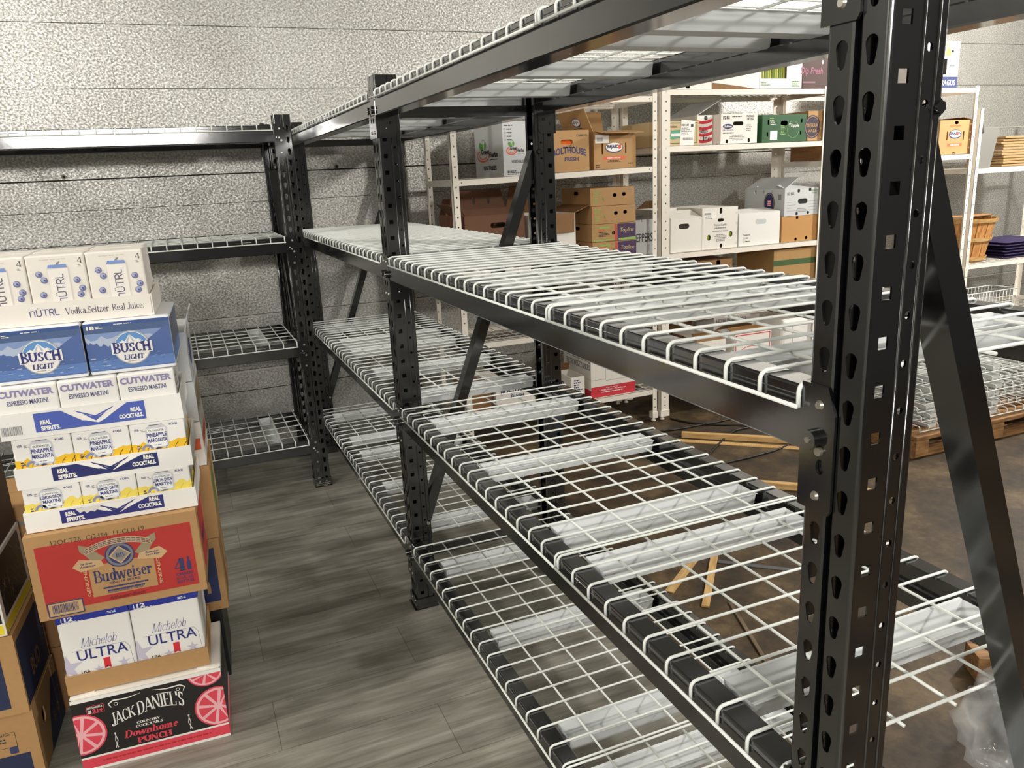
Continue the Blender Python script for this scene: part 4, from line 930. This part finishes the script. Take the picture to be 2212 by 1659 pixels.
    for nm, xr, dy, z, h, w, col, torn, names, y1, y2, ph, lb in rows:
        cut_tray(xr, dy, z, h, w, .275, col if nm == 'pine' else SB, torn, lb)
        pw = (w - .012) / 3
        m = cocktail_pack(pw - .0015, .13, ph, names, y1, y2, h + .004)
        base = m.build('cocktail_four_pack')
        fl = 'lemon' if nm == 'lemon' else 'pineapple'
        for i in range(3):
            o = base if i == 0 else base.copy()
            if i: COL.objects.link(o)
            put(o, xr, -w + .006 + i * pw, dy + .006, z + .0045)
            tag(o, '%s white four-can pack with yellow %s border' % (('left', 'middle', 'right')[i], fl), 'four-pack', '%s cocktail four-packs' % fl)
        o = base.copy(); COL.objects.link(o); put(o, xr, -w + .006 + 2 * pw, dy + .138, z + .0045); tag(o, 'white %s four-can pack behind the right one of the front row' % fl, 'four-pack', '%s cocktail four-packs' % fl)
    cut_tray(-.689, .024, .9455, .066, .413, .275, CUTB, False, 'topmost white cocktail tray with pale blue banner and barcode', True)
    LV = paint('#8d86ad', .45)
    def art(F):
        f = F['front']; W = .133; f.text('CUTWATER', .006, .1, W - .014, .017, LV, 3, bold=.045); f.text('ESPRESSO MARTINI', .022, .08, W - .045, .012, paint('#54567f', .5), 3, bold=.02)
        F['right'].lines(.02, .1, .05, 4, .012, GREYI)
    pw = .134; base = pack_mesh(pw - .0015, .13, .126, WHITEC, art).build('cocktail_four_pack')
    for i in range(4):
        o = base if i == 0 else base.copy()
        if i: COL.objects.link(o)
        put(o, -.689, -.4075 + min(i, 2) * pw, .03 + (.132 if i == 3 else 0), .95)
        tag(o, ('left white espresso cocktail pack under the blue beer packs', 'middle white espresso cocktail pack under the blue beer packs', 'right white espresso cocktail pack under the blue beer packs', 'white espresso cocktail pack behind the right one')[i], 'four-pack', 'espresso cocktail four-packs')
    # two blue beer packs with a mountain scene
    SKY = paint('#4470b4', .4); MIST = paint('#b3bfd6', .45); FOR = paint('#4a659f', .45); MID = paint('#8098c6', .45); LAKE = paint('#5b7db8', .4); ICE = paint('#e8eaee', .4)
    def busch(i, W=.198, H=.134, D=.27):
        def art(F):
            f = F['front']; r = random.Random(11 + i)
            f.rect(.001, .012, W - .001, H - .004, MID); f.rect(.001, H - .03, W - .001, H - .004, SKY); f.rect(.001, H - .012, W - .001, H - .004, paint('#31528f', .4), 1.5)
            pts = [(.001 + (W - .002) * k / 16, H - .034 - .012 * abs(math.sin(k * 1.1)) - .004 * r.random()) for k in range(17)]
            for (a, b), (c, e) in zip(pts, pts[1:]): f.poly([(a, .06), (c, .06), (c, e), (a, b)], MIST, 2)
            pts = [(.001 + (W - .002) * k / 40, .062 + .03 * abs(k / 40 - .42) * 1.6 + r.uniform(-.003, .006)) for k in range(41)]
            for (a, b), (c, e) in zip(pts, pts[1:]): f.poly([(a, .03), (c, .03), (c, e), (a, b)], FOR, 3)
            f.poly([(W * .62, .04), (W - .002, .035), (W - .002, H - .022), (W * .9, H - .03), (W * .75, H - .05)], FOR, 3.5)
            f.rect(.001, .012, W - .001, .036, LAKE, 4)
            for k in range(46): x = r.uniform(.003, W - .016); y = r.uniform(.014, .05); f.rect(x, y, x + r.uniform(.004, .012), y + r.uniform(.0008, .002), r.choice((MIST, MID, FOR)), 5)
            cu, cv, R = W * .52, .062, .043
            f.ell(cu, cv, R, R, SILV, 6); f.ell(cu, cv, R - .0025, R - .0025, WHITEI, 7); 
            sky = [(cu + (R - .004) * cos(radians(a)), cv + (R - .004) * sin(radians(a))) for a in range(12, 169, 12)]; f.poly(sky, paint('#5f94cf', .4), 8)
            f.poly([(cu - .036, cv + .008), (cu - .02, cv + .02), (cu - .014, cv + .017), (cu - .002, cv + .034), (cu + .012, cv + .02), (cu + .018, cv + .022), (cu + .036, cv + .008)], WHITEI, 9)
            for (a, b), (c, e) in (((cu - .002, cv + .033), (cu + .006, cv + .015)), ((cu - .002, cv + .03), (cu - .01, cv + .014)), ((cu + .018, cv + .021), (cu + .026, cv + .01))): f.stroke([(a, b), (c, e)], [.001, .005], MIST, 10)
            wp = lambda x, y, a, b: (x * a, y * b + .004 * (2 * x - 1) ** 2 * (1 if y > .5 else -.4))
            f.rect(cu - .047, cv - .014, cu + .047, cv + .014, WHITEI, 10); f.text('BUSCH', cu - .044, cv - .011, .088, .024, SB, 12, 'serif', warp=wp, T=.22, thin=.09); f.text('LIGHT', cu - .022, cv - .03, .046, .013, SB, 12, 'serif', T=.2, thin=.08, slant=.1); f.lines(cu - .014, cv - .035, .028, 1, .003, GREYI, 12)
            f.text('18', .008, H - .02, .017, .01, WHITEI, 6, bold=.04); f.lines(.028, H - .014, .02, 2, .004, WHITEI, 6); f.lines(W * .35, H - .011, .04, 1, .004, WHITEI, 6)
            f.rect(.002, .0095, W - .002, .012, FOR, 5)
            for s in ('right', 'left'): S = F[s]; S.rect(.004, .012, D - .004, H - .008, paint('#5b6478', .4)); S.rect(.004, .012, D - .004, .05, LAKE, 2)
        return pack_mesh(W, D, H, ICE, art, .005)
    for i, lx in enumerate((-.402, -.199)):
        tag(put(busch(i).build('beer_pack'), -.6865, lx, .047 + .003 * i, 1.0775), ('left blue beer pack with mountain badge, partly cut by the frame', 'right blue beer pack with mountain badge and an 18 on it')[i], 'beer pack', 'blue beer packs in the drinks stack')
    # seltzer tray on top
    w, d, h, z = .402, .27, .054, 1.2125; xr = -.7195
    mb = carton_mesh(w, d, h, CREAM, top='open'); f = faces(mb, w, d, h)['front']
    nutrl_letters(f, .127, .021, .0165, SB, k=2)
    f.text('Vodka.Seltzer.', .203, .02, .1, .0165, paint('#4a3f5e', .5), 2, 'serif', T=.12); f.text('Real Juice.', .308, .02, .072, .0165, paint('#4a3f5e', .5), 2, 'serif', T=.12); f.rect(w - .004, .004, w - .003, h, GREYI)
    tag(put(mb.build('carton_tray'), xr, -w, .075, z), 'cream tray with seltzer slogan on top of the drinks stack', 'carton tray')
    W, D, H = .1302, .128, .162; BB = paint('#69719f', .4); BBD = paint('#474d78', .4); BBL = paint('#a9b0d2', .4)
    def art(F):
        f = F['front']
        f.poly([(.043, .035), (.091, .035), (.091, .128), (.087, .137), (.046, .137), (.043, .128)], paint('#e2dcd4', .45), 1); f.poly([(.0445, .035), (.0885, .035), (.0885, .128), (.0445, .128)], paint('#f1ece4', .4), 2)
        f.poly([(.045, .13), (.0885, .13), (.086, .138), (.048, .138)], paint('#7593cf', .4), 3); f.poly([(.064, .138), (.07, .138), (.075, .146), (.068, .144)], GREYI, 3)
        nutrl_letters(f, .077, .045, .0185, paint('#4a4466', .45), True, 4)
        f.text('4', .112, .139, .0105, .013, INK, 3, 'serif', T=.12); f.lines(.112, .133, .01, 2, .003, GREYI, 3); f.lines(.03, .15, .06, 1, .004, paint('#cfc8bd', .5), 3)
        for cu, cv in ((.025, .117), (.034, .102), (.027, .067), (.105, .098), (.114, .077), (.108, .062)):
            f.ell(cu, cv, .0078, .0078, BB, 3); f.ell(cu - .001, cv + .0015, .0055, .005, BBL, 4); f.ell(cu + .001, cv, .0025, .0023, BBD, 5)
        F['top'].text('NUTRL', .04, .04, .05, .012, paint('#d8d2c6', .5), 2)
    base = pack_mesh(W - .0012, D, H, CREAM, art).build('seltzer_four_pack')
    nm = ('left', 'middle', 'right')
    for j in range(2):
        for i in range(3):
            o = base if i + j == 0 else base.copy()
            if i + j: COL.objects.link(o)
            put(o, xr, -w + .006 + i * W, .082 + j * .13, z + .0045)
            tag(o, '%s cream seltzer four-pack with blueberries, %s' % (nm[i], 'front row' if j == 0 else 'back row'), 'four-pack', 'seltzer four-packs in the top tray')

    # --- stack behind, seen past the right edge
    C = carton
    BY = -.082
    C(-1.05, BY, 0, .376, .27, .235, BLK, 'black carton on the floor behind the grapefruit carton', None, rotz=TH)
    def p(F): f = F['front']; f.rect(.02, .03, .38, .21, paint('#28345f', .5)); f.text('4', .31, .06, .025, .035, KRAFT, 2, 'serif'); f.poly([(.345, .06), (.355, .06), (.355, .085), (.352, .1), (.348, .1), (.345, .085)], KRAFT, 2)
    C(-1.05, BY, .237, .398, .27, .24, KRAFT, 'kraft carton with navy panel behind the kraft tray', p, rotz=TH)
    C(-1.05, BY, .479, .402, .27, .235, KRAFT, 'kraft carton behind the red and kraft beer carton', lambda F: F['right'].rect(.04, .05, .2, .18, paint('#7c8a52', .6)), rotz=TH)
    def p(F):
        f = F['front']; f.rect(.3, .05, .39, .085, ORANGE); R = F['right']; R.rect(.02, .05, .25, .09, ORANGE)
    C(-1.05, BY, .7165, .398, .27, .135, WHITEB, 'white carton with orange band behind the cocktail trays', p, rotz=TH)
    C(-1.05, BY, .854, .396, .27, .12, GREYB, 'grey-white carton behind the pineapple packs', lambda F: F['right'].rect(.02, .02, .25, .1, paint('#8f8467', .6)), rotz=TH)
    C(-1.05, BY, .9765, .393, .27, .145, GREYB, 'silver-grey carton behind the topmost cocktail tray', lambda F: F['right'].ell(.12, .07, .05, .04, ROYAL), rotz=TH, flaps=[('right', .05, 75)])

    # --- stacks to the left
    NV = paint('#27304f', .55); T2 = radians(-3.5)
    def p(F):
        f = F['front']; f.rect(.0, .0, .36, .08, NV); f.frame(.235, .105, .335, .15, .001, INK); f.frame(.285, .105, .335, .15, .001, INK); f.text('CARTON', .292, .142, .03, .005, INK); f.bars(.245, .11, .025, .035, GREYI); f.rect(.315, .085, .335, .105, paint('#3a3f66', .5)); f.lines(.29, .13, .035, 2, .008, INK)
        R = F['right']; R.poly([(.09, .0), (.27, .0), (.27, .15), (.2, .17), (.14, .1)], NV); R.text('BUD', .16, .05, .07, .03, KRAFTD, 2, bold=.02)
    L1 = C(-1.555, -.322, 0, .385, .27, .205, KRAFT, 'bottom kraft and navy carton at the lower left corner of the frame', p, rotz=T2, rholes=[slot(.08, .13, .03, .05)])
    def p(F):
        f = F['front']; f.rect(0, .02, .35, .2, NV); f.rect(.28, .14, .325, .215, KRAFT, 2); f.text('CARTON', .31, .205, .05, .008, INK, 3, rot=-pi / 2)
        R = F['right']; R.rect(.01, .01, .26, .2, NV); R.text('BUD', .09, .05, .09, .05, KRAFTD, 2, bold=.02)
    C(-1.56, -.335, .2075, .388, .27, .226, KRAFT, 'kraft carton with a large navy panel, second from the floor at left', p, rotz=T2, rholes=[slot(.06, .15, .024, .05)])
    YW = paint('#f2d92a', .45)
    def p(F):
        f = F['front']; f.rect(0, .004, .38, .03, YW); f.rect(0, .03, .38, .19, WHITEI); f.poly([(.3, .035), (.38, .035), (.38, .15)], BLK, 2); f.lines(.3, .12, .06, 6, .012, GREYI, 3)
        R = F['right']; R.rect(0, .004, .27, .03, YW); R.rect(.02, .04, .25, .19, BLK, 2)
        r = random.Random(4)
        for k in range(40): u = r.uniform(.03, .23); v = r.uniform(.045, .17); R.stroke([(u, v), (u + r.uniform(-.02, .02), v + .02)], .002, r.choice((paint('#6d6a3a', .5), GREYI)), 3)
    C(-1.566, -.335, .4365, .385, .275, .2, WHITEB, 'yellow, white and black drinks carton at the left edge', p, rotz=T2)
    C(-1.57, -.33, .639, .385, .27, .24, paint('#4c3a2d', .7), 'dark brown carton on top of the left stack', None, rotz=T2)
    # row behind the left stack
    C(-1.5, -.03, 0, .37, .28, .21, KRAFTD, 'kraft carton on the floor behind the lower left stack', None, rotz=T2)
    C(-1.5, -.03, .2125, .385, .28, .215, KRAFTD, 'kraft carton hidden behind the large navy panel carton', None, rotz=T2)
    def p(F): f = F['front']; f.rect(0, .0, .4, .012, NV); f.text('4', .36, .055, .03, .04, NV, 2, 'serif'); f.lines(.35, .045, .05, 3, .012, NV, 2); f.ring(.32, .15, .05, .05, .01, GREYI, 2)
    C(-1.5, -.035, .4295, .42, .28, .24, KRAFT, 'kraft carton marked with a navy 4, behind the yellow carton', p, rotz=T2)

# ---------------------------------------------------------------- right hand side and the floor
KRAFTF = paint('#a5865c', .8, noise=.08)
def right_side():
    # fourth unit: panel, cardboard, basket, bags
    mb = MB(); G = paint('#84837e', .45, .4)
    M = Matrix.Rotation(radians(-9), 4, 'X')
    mb.prism([(-.02, 0), (.17, 0), (.29, .27), (-.04, .29)], -.004, .004, G, M @ Matrix(((1, 0, 0, 0), (0, 0, -1, 0), (0, 1, 0, 0), (0, 0, 0, 1))))
    t = tag(empty('sheet_metal_panel', (4.54, 1.49, 1.402)), 'grey tapered sheet metal scoop standing beside the folded cardboard', 'metal scoop'); o = mb.build('blade', t)
    mb = MB(); mb.tube([(.11, .035, .24), (.115, .06, .4)], .014, G, 10); mb.build('handle', t)
    r = random.Random(3); k = 0
    for i in range(11):
        mb = MB(); h = .0165
        mb.bbox(0, 0, 0, .44 + r.uniform(-.02, .02), .3, h, .004, KRAFTF)
        tag(mb.build('flattened_carton', None, (4.93 + r.uniform(-.015, .015), 1.56 + r.uniform(-.01, .01), 1.402 + i * .0195)), '%s folded kraft carton in the pile on the low white unit' % ('lowest', 'second', 'third', 'fourth', 'fifth', 'sixth', 'seventh', 'eighth', 'ninth', 'tenth', 'topmost')[i], 'flattened carton', 'pile of folded kraft cartons')
    bk = tag(empty('bushel_basket', (4.73, 1.68, .737)), 'round wooden bushel basket with upright slats on white shelf', 'basket')
    n = 16
    for i in range(n):
        a0 = 2 * pi * i / n; a1 = 2 * pi * (i + .92) / n; mb = MB(); R0, R1, H = .165, .225, .31; t = .004
        vs = [(R * cos(a), R * sin(a), z) for z, R in ((.012, R0), (H, R1)) for a in (a0, (a0 + a1) / 2, a1)] + [((R - t) * cos(a), (R - t) * sin(a), z) for z, R in ((.012, R0), (H, R1)) for a in (a0, (a0 + a1) / 2, a1)]
        mb.add(vs, [(0, 1, 4, 3), (1, 2, 5, 4), (7, 6, 9, 10), (8, 7, 10, 11), (3, 4, 10, 9), (4, 5, 11, 10), (0, 3, 9, 6), (5, 2, 8, 11), (1, 0, 6, 7), (2, 1, 7, 8)], BASKW); mb.build('slat', bk)
    for z, R in ((.01, .172), (.15, .199), (.285, .226)):
        mb = MB(); h = .028
        for q in range(32):
            a, b = 2 * pi * q / 32, 2 * pi * (q + 1) / 32; r2 = R + .003 + h * .19
            mb.add([(R * cos(a), R * sin(a), z), (R * cos(b), R * sin(b), z), (r2 * cos(b), r2 * sin(b), z + h), (r2 * cos(a), r2 * sin(a), z + h), ((R + .004) * cos(a), (R + .004) * sin(a), z), ((R + .004) * cos(b), (R + .004) * sin(b), z), ((r2 + .004) * cos(b), (r2 + .004) * sin(b), z + h), ((r2 + .004) * cos(a), (r2 + .004) * sin(a), z + h)], [(4, 5, 6, 7), (3, 2, 1, 0), (7, 6, 2, 3), (5, 4, 0, 1)], PINE)
        mb.build('hoop', bk)
    mb = MB(); mb.cyl((0, 0, 0), (0, 0, 1), .163, .012, BASKW, 28); mb.build('bottom', bk)
    t = tag(empty('basket_lid', (4.73, 1.68, 1.049)), 'thin wooden slat lid lying on the bushel basket', 'lid')
    for i, (a, s) in enumerate(((0, .06), (.15, -.05), (-.1, .0))):
        mb = MB(); mb.box(-.25, s - .035, .005 * i, .25, s + .035, .004 + .005 * i, OLDWOOD if i == 1 else BASKW, Matrix.Rotation(a, 4, 'Z')); mb.build('lid_slat', t)
    PU = paint('#33294f', .7, noise=.15, bump=.3, scale=40)
    for i in range(6):
        bm = bmesh.new(); bmesh.ops.create_grid(bm, x_segments=16, y_segments=10, size=1)
        for v in bm.verts:
            x, y = v.co.x, v.co.y; e = max(0, 1 - max(abs(x), abs(y)) ** 6)
            v.co = Vector((.2 * x + .006 * sin(9 * y + i), .15 * y, .005 + .02 * e + .004 * sin(7 * x + 2 * i) * e))
        mb = MB(); n0 = len(bm.verts); mb.frombm(bm.copy(), PU, None, True)
        for v in bm.verts: v.co.z = .001
        mb.frombm(bm, PU, None, True)
        tag(mb.build('mesh_bag', None, (5.2 + .01 * (i % 2), 1.66, .737 + i * .022)), '%s folded dark purple mesh bag on the low white unit' % ('lowest', 'second', 'third', 'fourth', 'fifth', 'topmost')[i], 'mesh bag', 'pile of purple mesh bags')
    # lowest shelf of that unit: boards, wire basket, film
    for i, (x, a) in enumerate(((4.62, .15), (4.66, -.1))):
        mb = MB(); mb.bbox(-.28, -.07, 0, .28, .07, .02, .004, PINE, Matrix.Rotation(a, 4, 'Z')); tag(mb.build('board', None, (x, 1.7 + .04 * i, .353 + .0215 * i)), ('lower loose pine board on the bottom shelf of the low unit', 'upper loose pine board on the bottom shelf of the low unit')[i], 'board', 'loose pine boards')
    mb = MB(); bw, bd, bh = .5, .2, .17
    for z in (0, .08, bh): mb.tube([(0, 0, z), (bw, 0, z), (bw, bd, z), (0, bd, z)], .004 if z == bh else .0025, WIREW, 6, True)
    for i in range(15):
        x = bw * i / 14
        for y in (0, bd): mb.tube([(x, y, 0), (x, y, bh)], .0022, WIREW, 5)
        mb.tube([(x, 0, 0), (x, bd, 0)], .0022, WIREW, 5)
    tag(mb.build('wire_basket', None, (4.55, 1.42, .355)), 'white wire basket on the low shelf right of the diagonal brace', 'wire basket')
    for nm, loc, s, lb in (('plastic_film', (4.8, 1.52, .36), (.19, .08, .1), 'crumpled clear plastic film inside the white wire basket'), ('plastic_bag', (1.2, -1.42, -.004), (.17, .15, .2), 'crumpled clear plastic bag on the concrete floor')):
        bm = bmesh.new(); bmesh.ops.create_icosphere(bm, subdivisions=4, radius=1); r = random.Random(8)
        from mathutils import noise
        for v in bm.verts:
            p = v.co.copy(); q = noise.noise(p * 2.2 + Vector((3, 1, 2))) * .35 + noise.noise(p * 6) * .16
            v.co = p * (1 + q); v.co.z = max(v.co.z, -.75) + .75
            v.co = Vector((v.co.x * s[0], v.co.y * s[1], v.co.z * s[2] / 1.75 + .002))
        mb = MB(); mb.frombm(bm, FILM, None, True); tag(mb.build(nm, None, loc), lb, 'plastic film')
    # spare decks on a pallet
    pl = tag(empty('wooden_pallet', (2.7, .22, -.004)), 'rough wooden pallet under the pile of spare wire decks', 'pallet')
    for i in range(5): mb = MB(); mb.bbox(0, i * .165, .1, 1.2, i * .165 + .12, .122, .003, PALLETW); mb.build('deck_board', pl)
    for i, x in enumerate((0, .56, 1.11)): mb = MB(); mb.bbox(x, 0, .012, x + .09, .78, .0995, .004, PALLETW); mb.build('stringer', pl)
    for i in range(2): mb = MB(); mb.bbox(0, .02 + i * .62, 0, 1.2, .14 + i * .62, .0115, .002, PALLETW); mb.build('bottom_board', pl)
    for i in range(6):
        zz = .119 + .0475 + i * .0485
        deck('L', (2.74 + .02 * (i % 2), .25 + .012 * ((i * 7) % 3), zz), 0, '%s spare wire deck in the pile on the pallet' % ('lowest', 'second', 'third', 'fourth', 'fifth', 'topmost')[i], 'spare wire decks on the pallet')
    # sticks on the floor
    def stick(p, q, w, h, m, label, z=-.004, cat='wooden stick', name='wooden_stick', ruled=False):
        p = Vector(p); q = Vector(q); L = (q - p).length; mb = MB(); mb.bbox(0, -w / 2, 0, L, w / 2, h, .0015, m)
        if ruled:
            f = Face(mb, (0, -w / 2, h), (1, 0, 0), (0, 1, 0), L, w); k = 0; x = .01
            while x < L - .01: f.rect(x, 0, x + .001, w * (.6 if k % 4 == 0 else .35), INK); x += .0127; k += 1
        tag(mb.build(name, None, (p.x, p.y, z), math.atan2(q.y - p.y, q.x - p.x)), label, cat)
    stick((1.9, 1.13, 0), (2.6, .53, 0), .035, .03, PINE, 'pale pine batten on the concrete in front of the white units')
    stick((1.83, 1.09, 0), (2.62, .38, 0), .045, .006, PINE, 'flat ruled wooden yardstick in front of the pine batten', ruled=True, name='yardstick', cat='yardstick')
    stick((1.79, .33, 0), (2.25, -.08, 0), .035, .03, PINE, 'pale batten right of the rear rail near the keyhole post')
    stick((1.18, -.07, 0), (.85, -.31, 0), .034, .006, PINE, 'ruled wooden yardstick piece lying between the wires', ruled=True, name='yardstick', cat='yardstick')
    stick((1.23, -.085, 0), (.905, -.455, 0), .028, .008, PINE, 'broken pine stick beside the yardstick piece on the floor')
    stick((1.13, -.18, .01), (1.36, -.39, .01), .024, .004, paint('#6f7176', .35, .6), 'dull grey metal strip on the concrete floor', cat='metal strip', name='metal_strip')
    stick((1.0, -.47, 0), (.87, -.83, 0), .014, .006, OLDWOOD, 'thin dark wooden lath on the concrete floor')
    stick((1.38, -1.12, 0), (1.56, -1.22, 0), .09, .08, PALLETW, 'short timber block on the floor near the plastic bag', cat='timber block', name='timber_block')
    mb = MB(); mb.bbox(0, 0, 0, .34, .24, .16, .01, paint('#bcd6e4', .45)); tag(mb.build('storage_tub', None, (1.36, -1.62, -.004), radians(45)), 'pale blue plastic tub at the lower right corner', 'tub')
    CB = paint('#14120f', .5)
    for i, pts in enumerate((((2.03, 1.44), (2.06, 1.36), (2.12, 1.26), (2.3, 1.12), (2.6, .9)), ((1.7, 1.33), (1.91, 1.25), (2.17, 1.24), (2.3, 1.24), (2.7, 1.3)), ((1.6, .55), (1.85, .8), (2.16, 1.02), (2.29, 1.06), (2.7, 1.05)), ((1.55, .6), (1.84, .65), (2.05, .66), (2.28, .7), (2.6, .85)))):
        mb = MB(); P = [Vector((a, b, .003)) for a, b in pts]; sm = []
        for k in range(len(P) - 1):
            a, b, c, d = P[max(k - 1, 0)], P[k], P[k + 1], P[min(k + 2, len(P) - 1)]
            for t in [j / 8 for j in range(8)]: sm.append(.5 * ((2 * b) + (c - a) * t + (2 * a - 5 * b + 4 * c - d) * t * t + (3 * b - a - 3 * c + d) * t ** 3))
        sm.append(P[-1]); mb.tube(sm, .006, CB, 8)
        tag(mb.build('power_cable', None, (0, 0, -.001)), ('thin black cable running from the foot of the white units', 'black cable crossing the floor closest to the white units', 'black cable curving over the concrete behind the batten', 'black cable lying nearest the wire decks on the floor')[i], 'cable')

# ---------------------------------------------------------------- light and camera
def lamp(name, loc, r, e, col=(1, .965, .91)):
    L = bpy.data.lights.new(name, 'POINT'); L.shadow_soft_size = r; L.energy = e; L.color = col
    o = bpy.data.objects.new(name, L); COL.objects.link(o); o.location = loc; return o
def tube(loc, L, w, e, rot, col=(1, .965, .92)):
    D = bpy.data.lights.new('tube_lamp', 'AREA'); D.shape = 'RECTANGLE'; D.size = L; D.size_y = w; D.energy = e; D.color = col
    o = bpy.data.objects.new('tube_lamp', D); COL.objects.link(o); o.location = loc; o.rotation_euler = rot
def lights():
    # a tube fitting on the wall behind the camera, globe lamps under the ceiling
    tube((-1.2, -5.0, 2.3), 1.8, .3, 99, (radians(84), 0, 0))
    lamp('ceiling_lamp', (-2.3, -.5, 2.65), .13, 75)
    lamp('ceiling_lamp', (2.6, -2.9, 2.75), .14, 190)
    lamp('ceiling_lamp', (5.0, .15, 2.75), .12, 260)
    w = bpy.data.worlds.new('room'); SC.world = w; w.use_nodes = True
    b = w.node_tree.nodes['Background']; b.inputs[0].default_value = (1, .97, .92, 1); b.inputs[1].default_value = .2
def camera():
    cam = bpy.data.cameras.new('camera'); o = bpy.data.objects.new('camera', cam); COL.objects.link(o)
    f = 1708.289; cam.sensor_fit = 'HORIZONTAL'; cam.sensor_width = 36; cam.lens = f / 2212 * 36; cam.clip_start = .02
    r = Vector((.2473, -.0972, .3917)); a = r.length; Rw = Matrix.Rotation(a, 3, r)      # world -> turned world
    Bm = Matrix(((1, 0, 0), (0, 0, -1), (0, 1, 0)))
    R = Bm @ Rw                                                                        # rows: right, down, forward
    M = Matrix(((R[0][0], -R[1][0], -R[2][0]), (R[0][1], -R[1][1], -R[2][1]), (R[0][2], -R[1][2], -R[2][2])))
    o.matrix_world = Matrix.Translation((-.6431, -2.5292, 1.5175)) @ M.to_4x4()
    SC.camera = o
    SC.view_settings.view_transform = 'Standard'; SC.view_settings.look = 'None'; SC.view_settings.gamma = 1; SC.view_settings.exposure = .3
build_room(); build_racks(); bays(); drinks(); right_side(); lights(); camera()
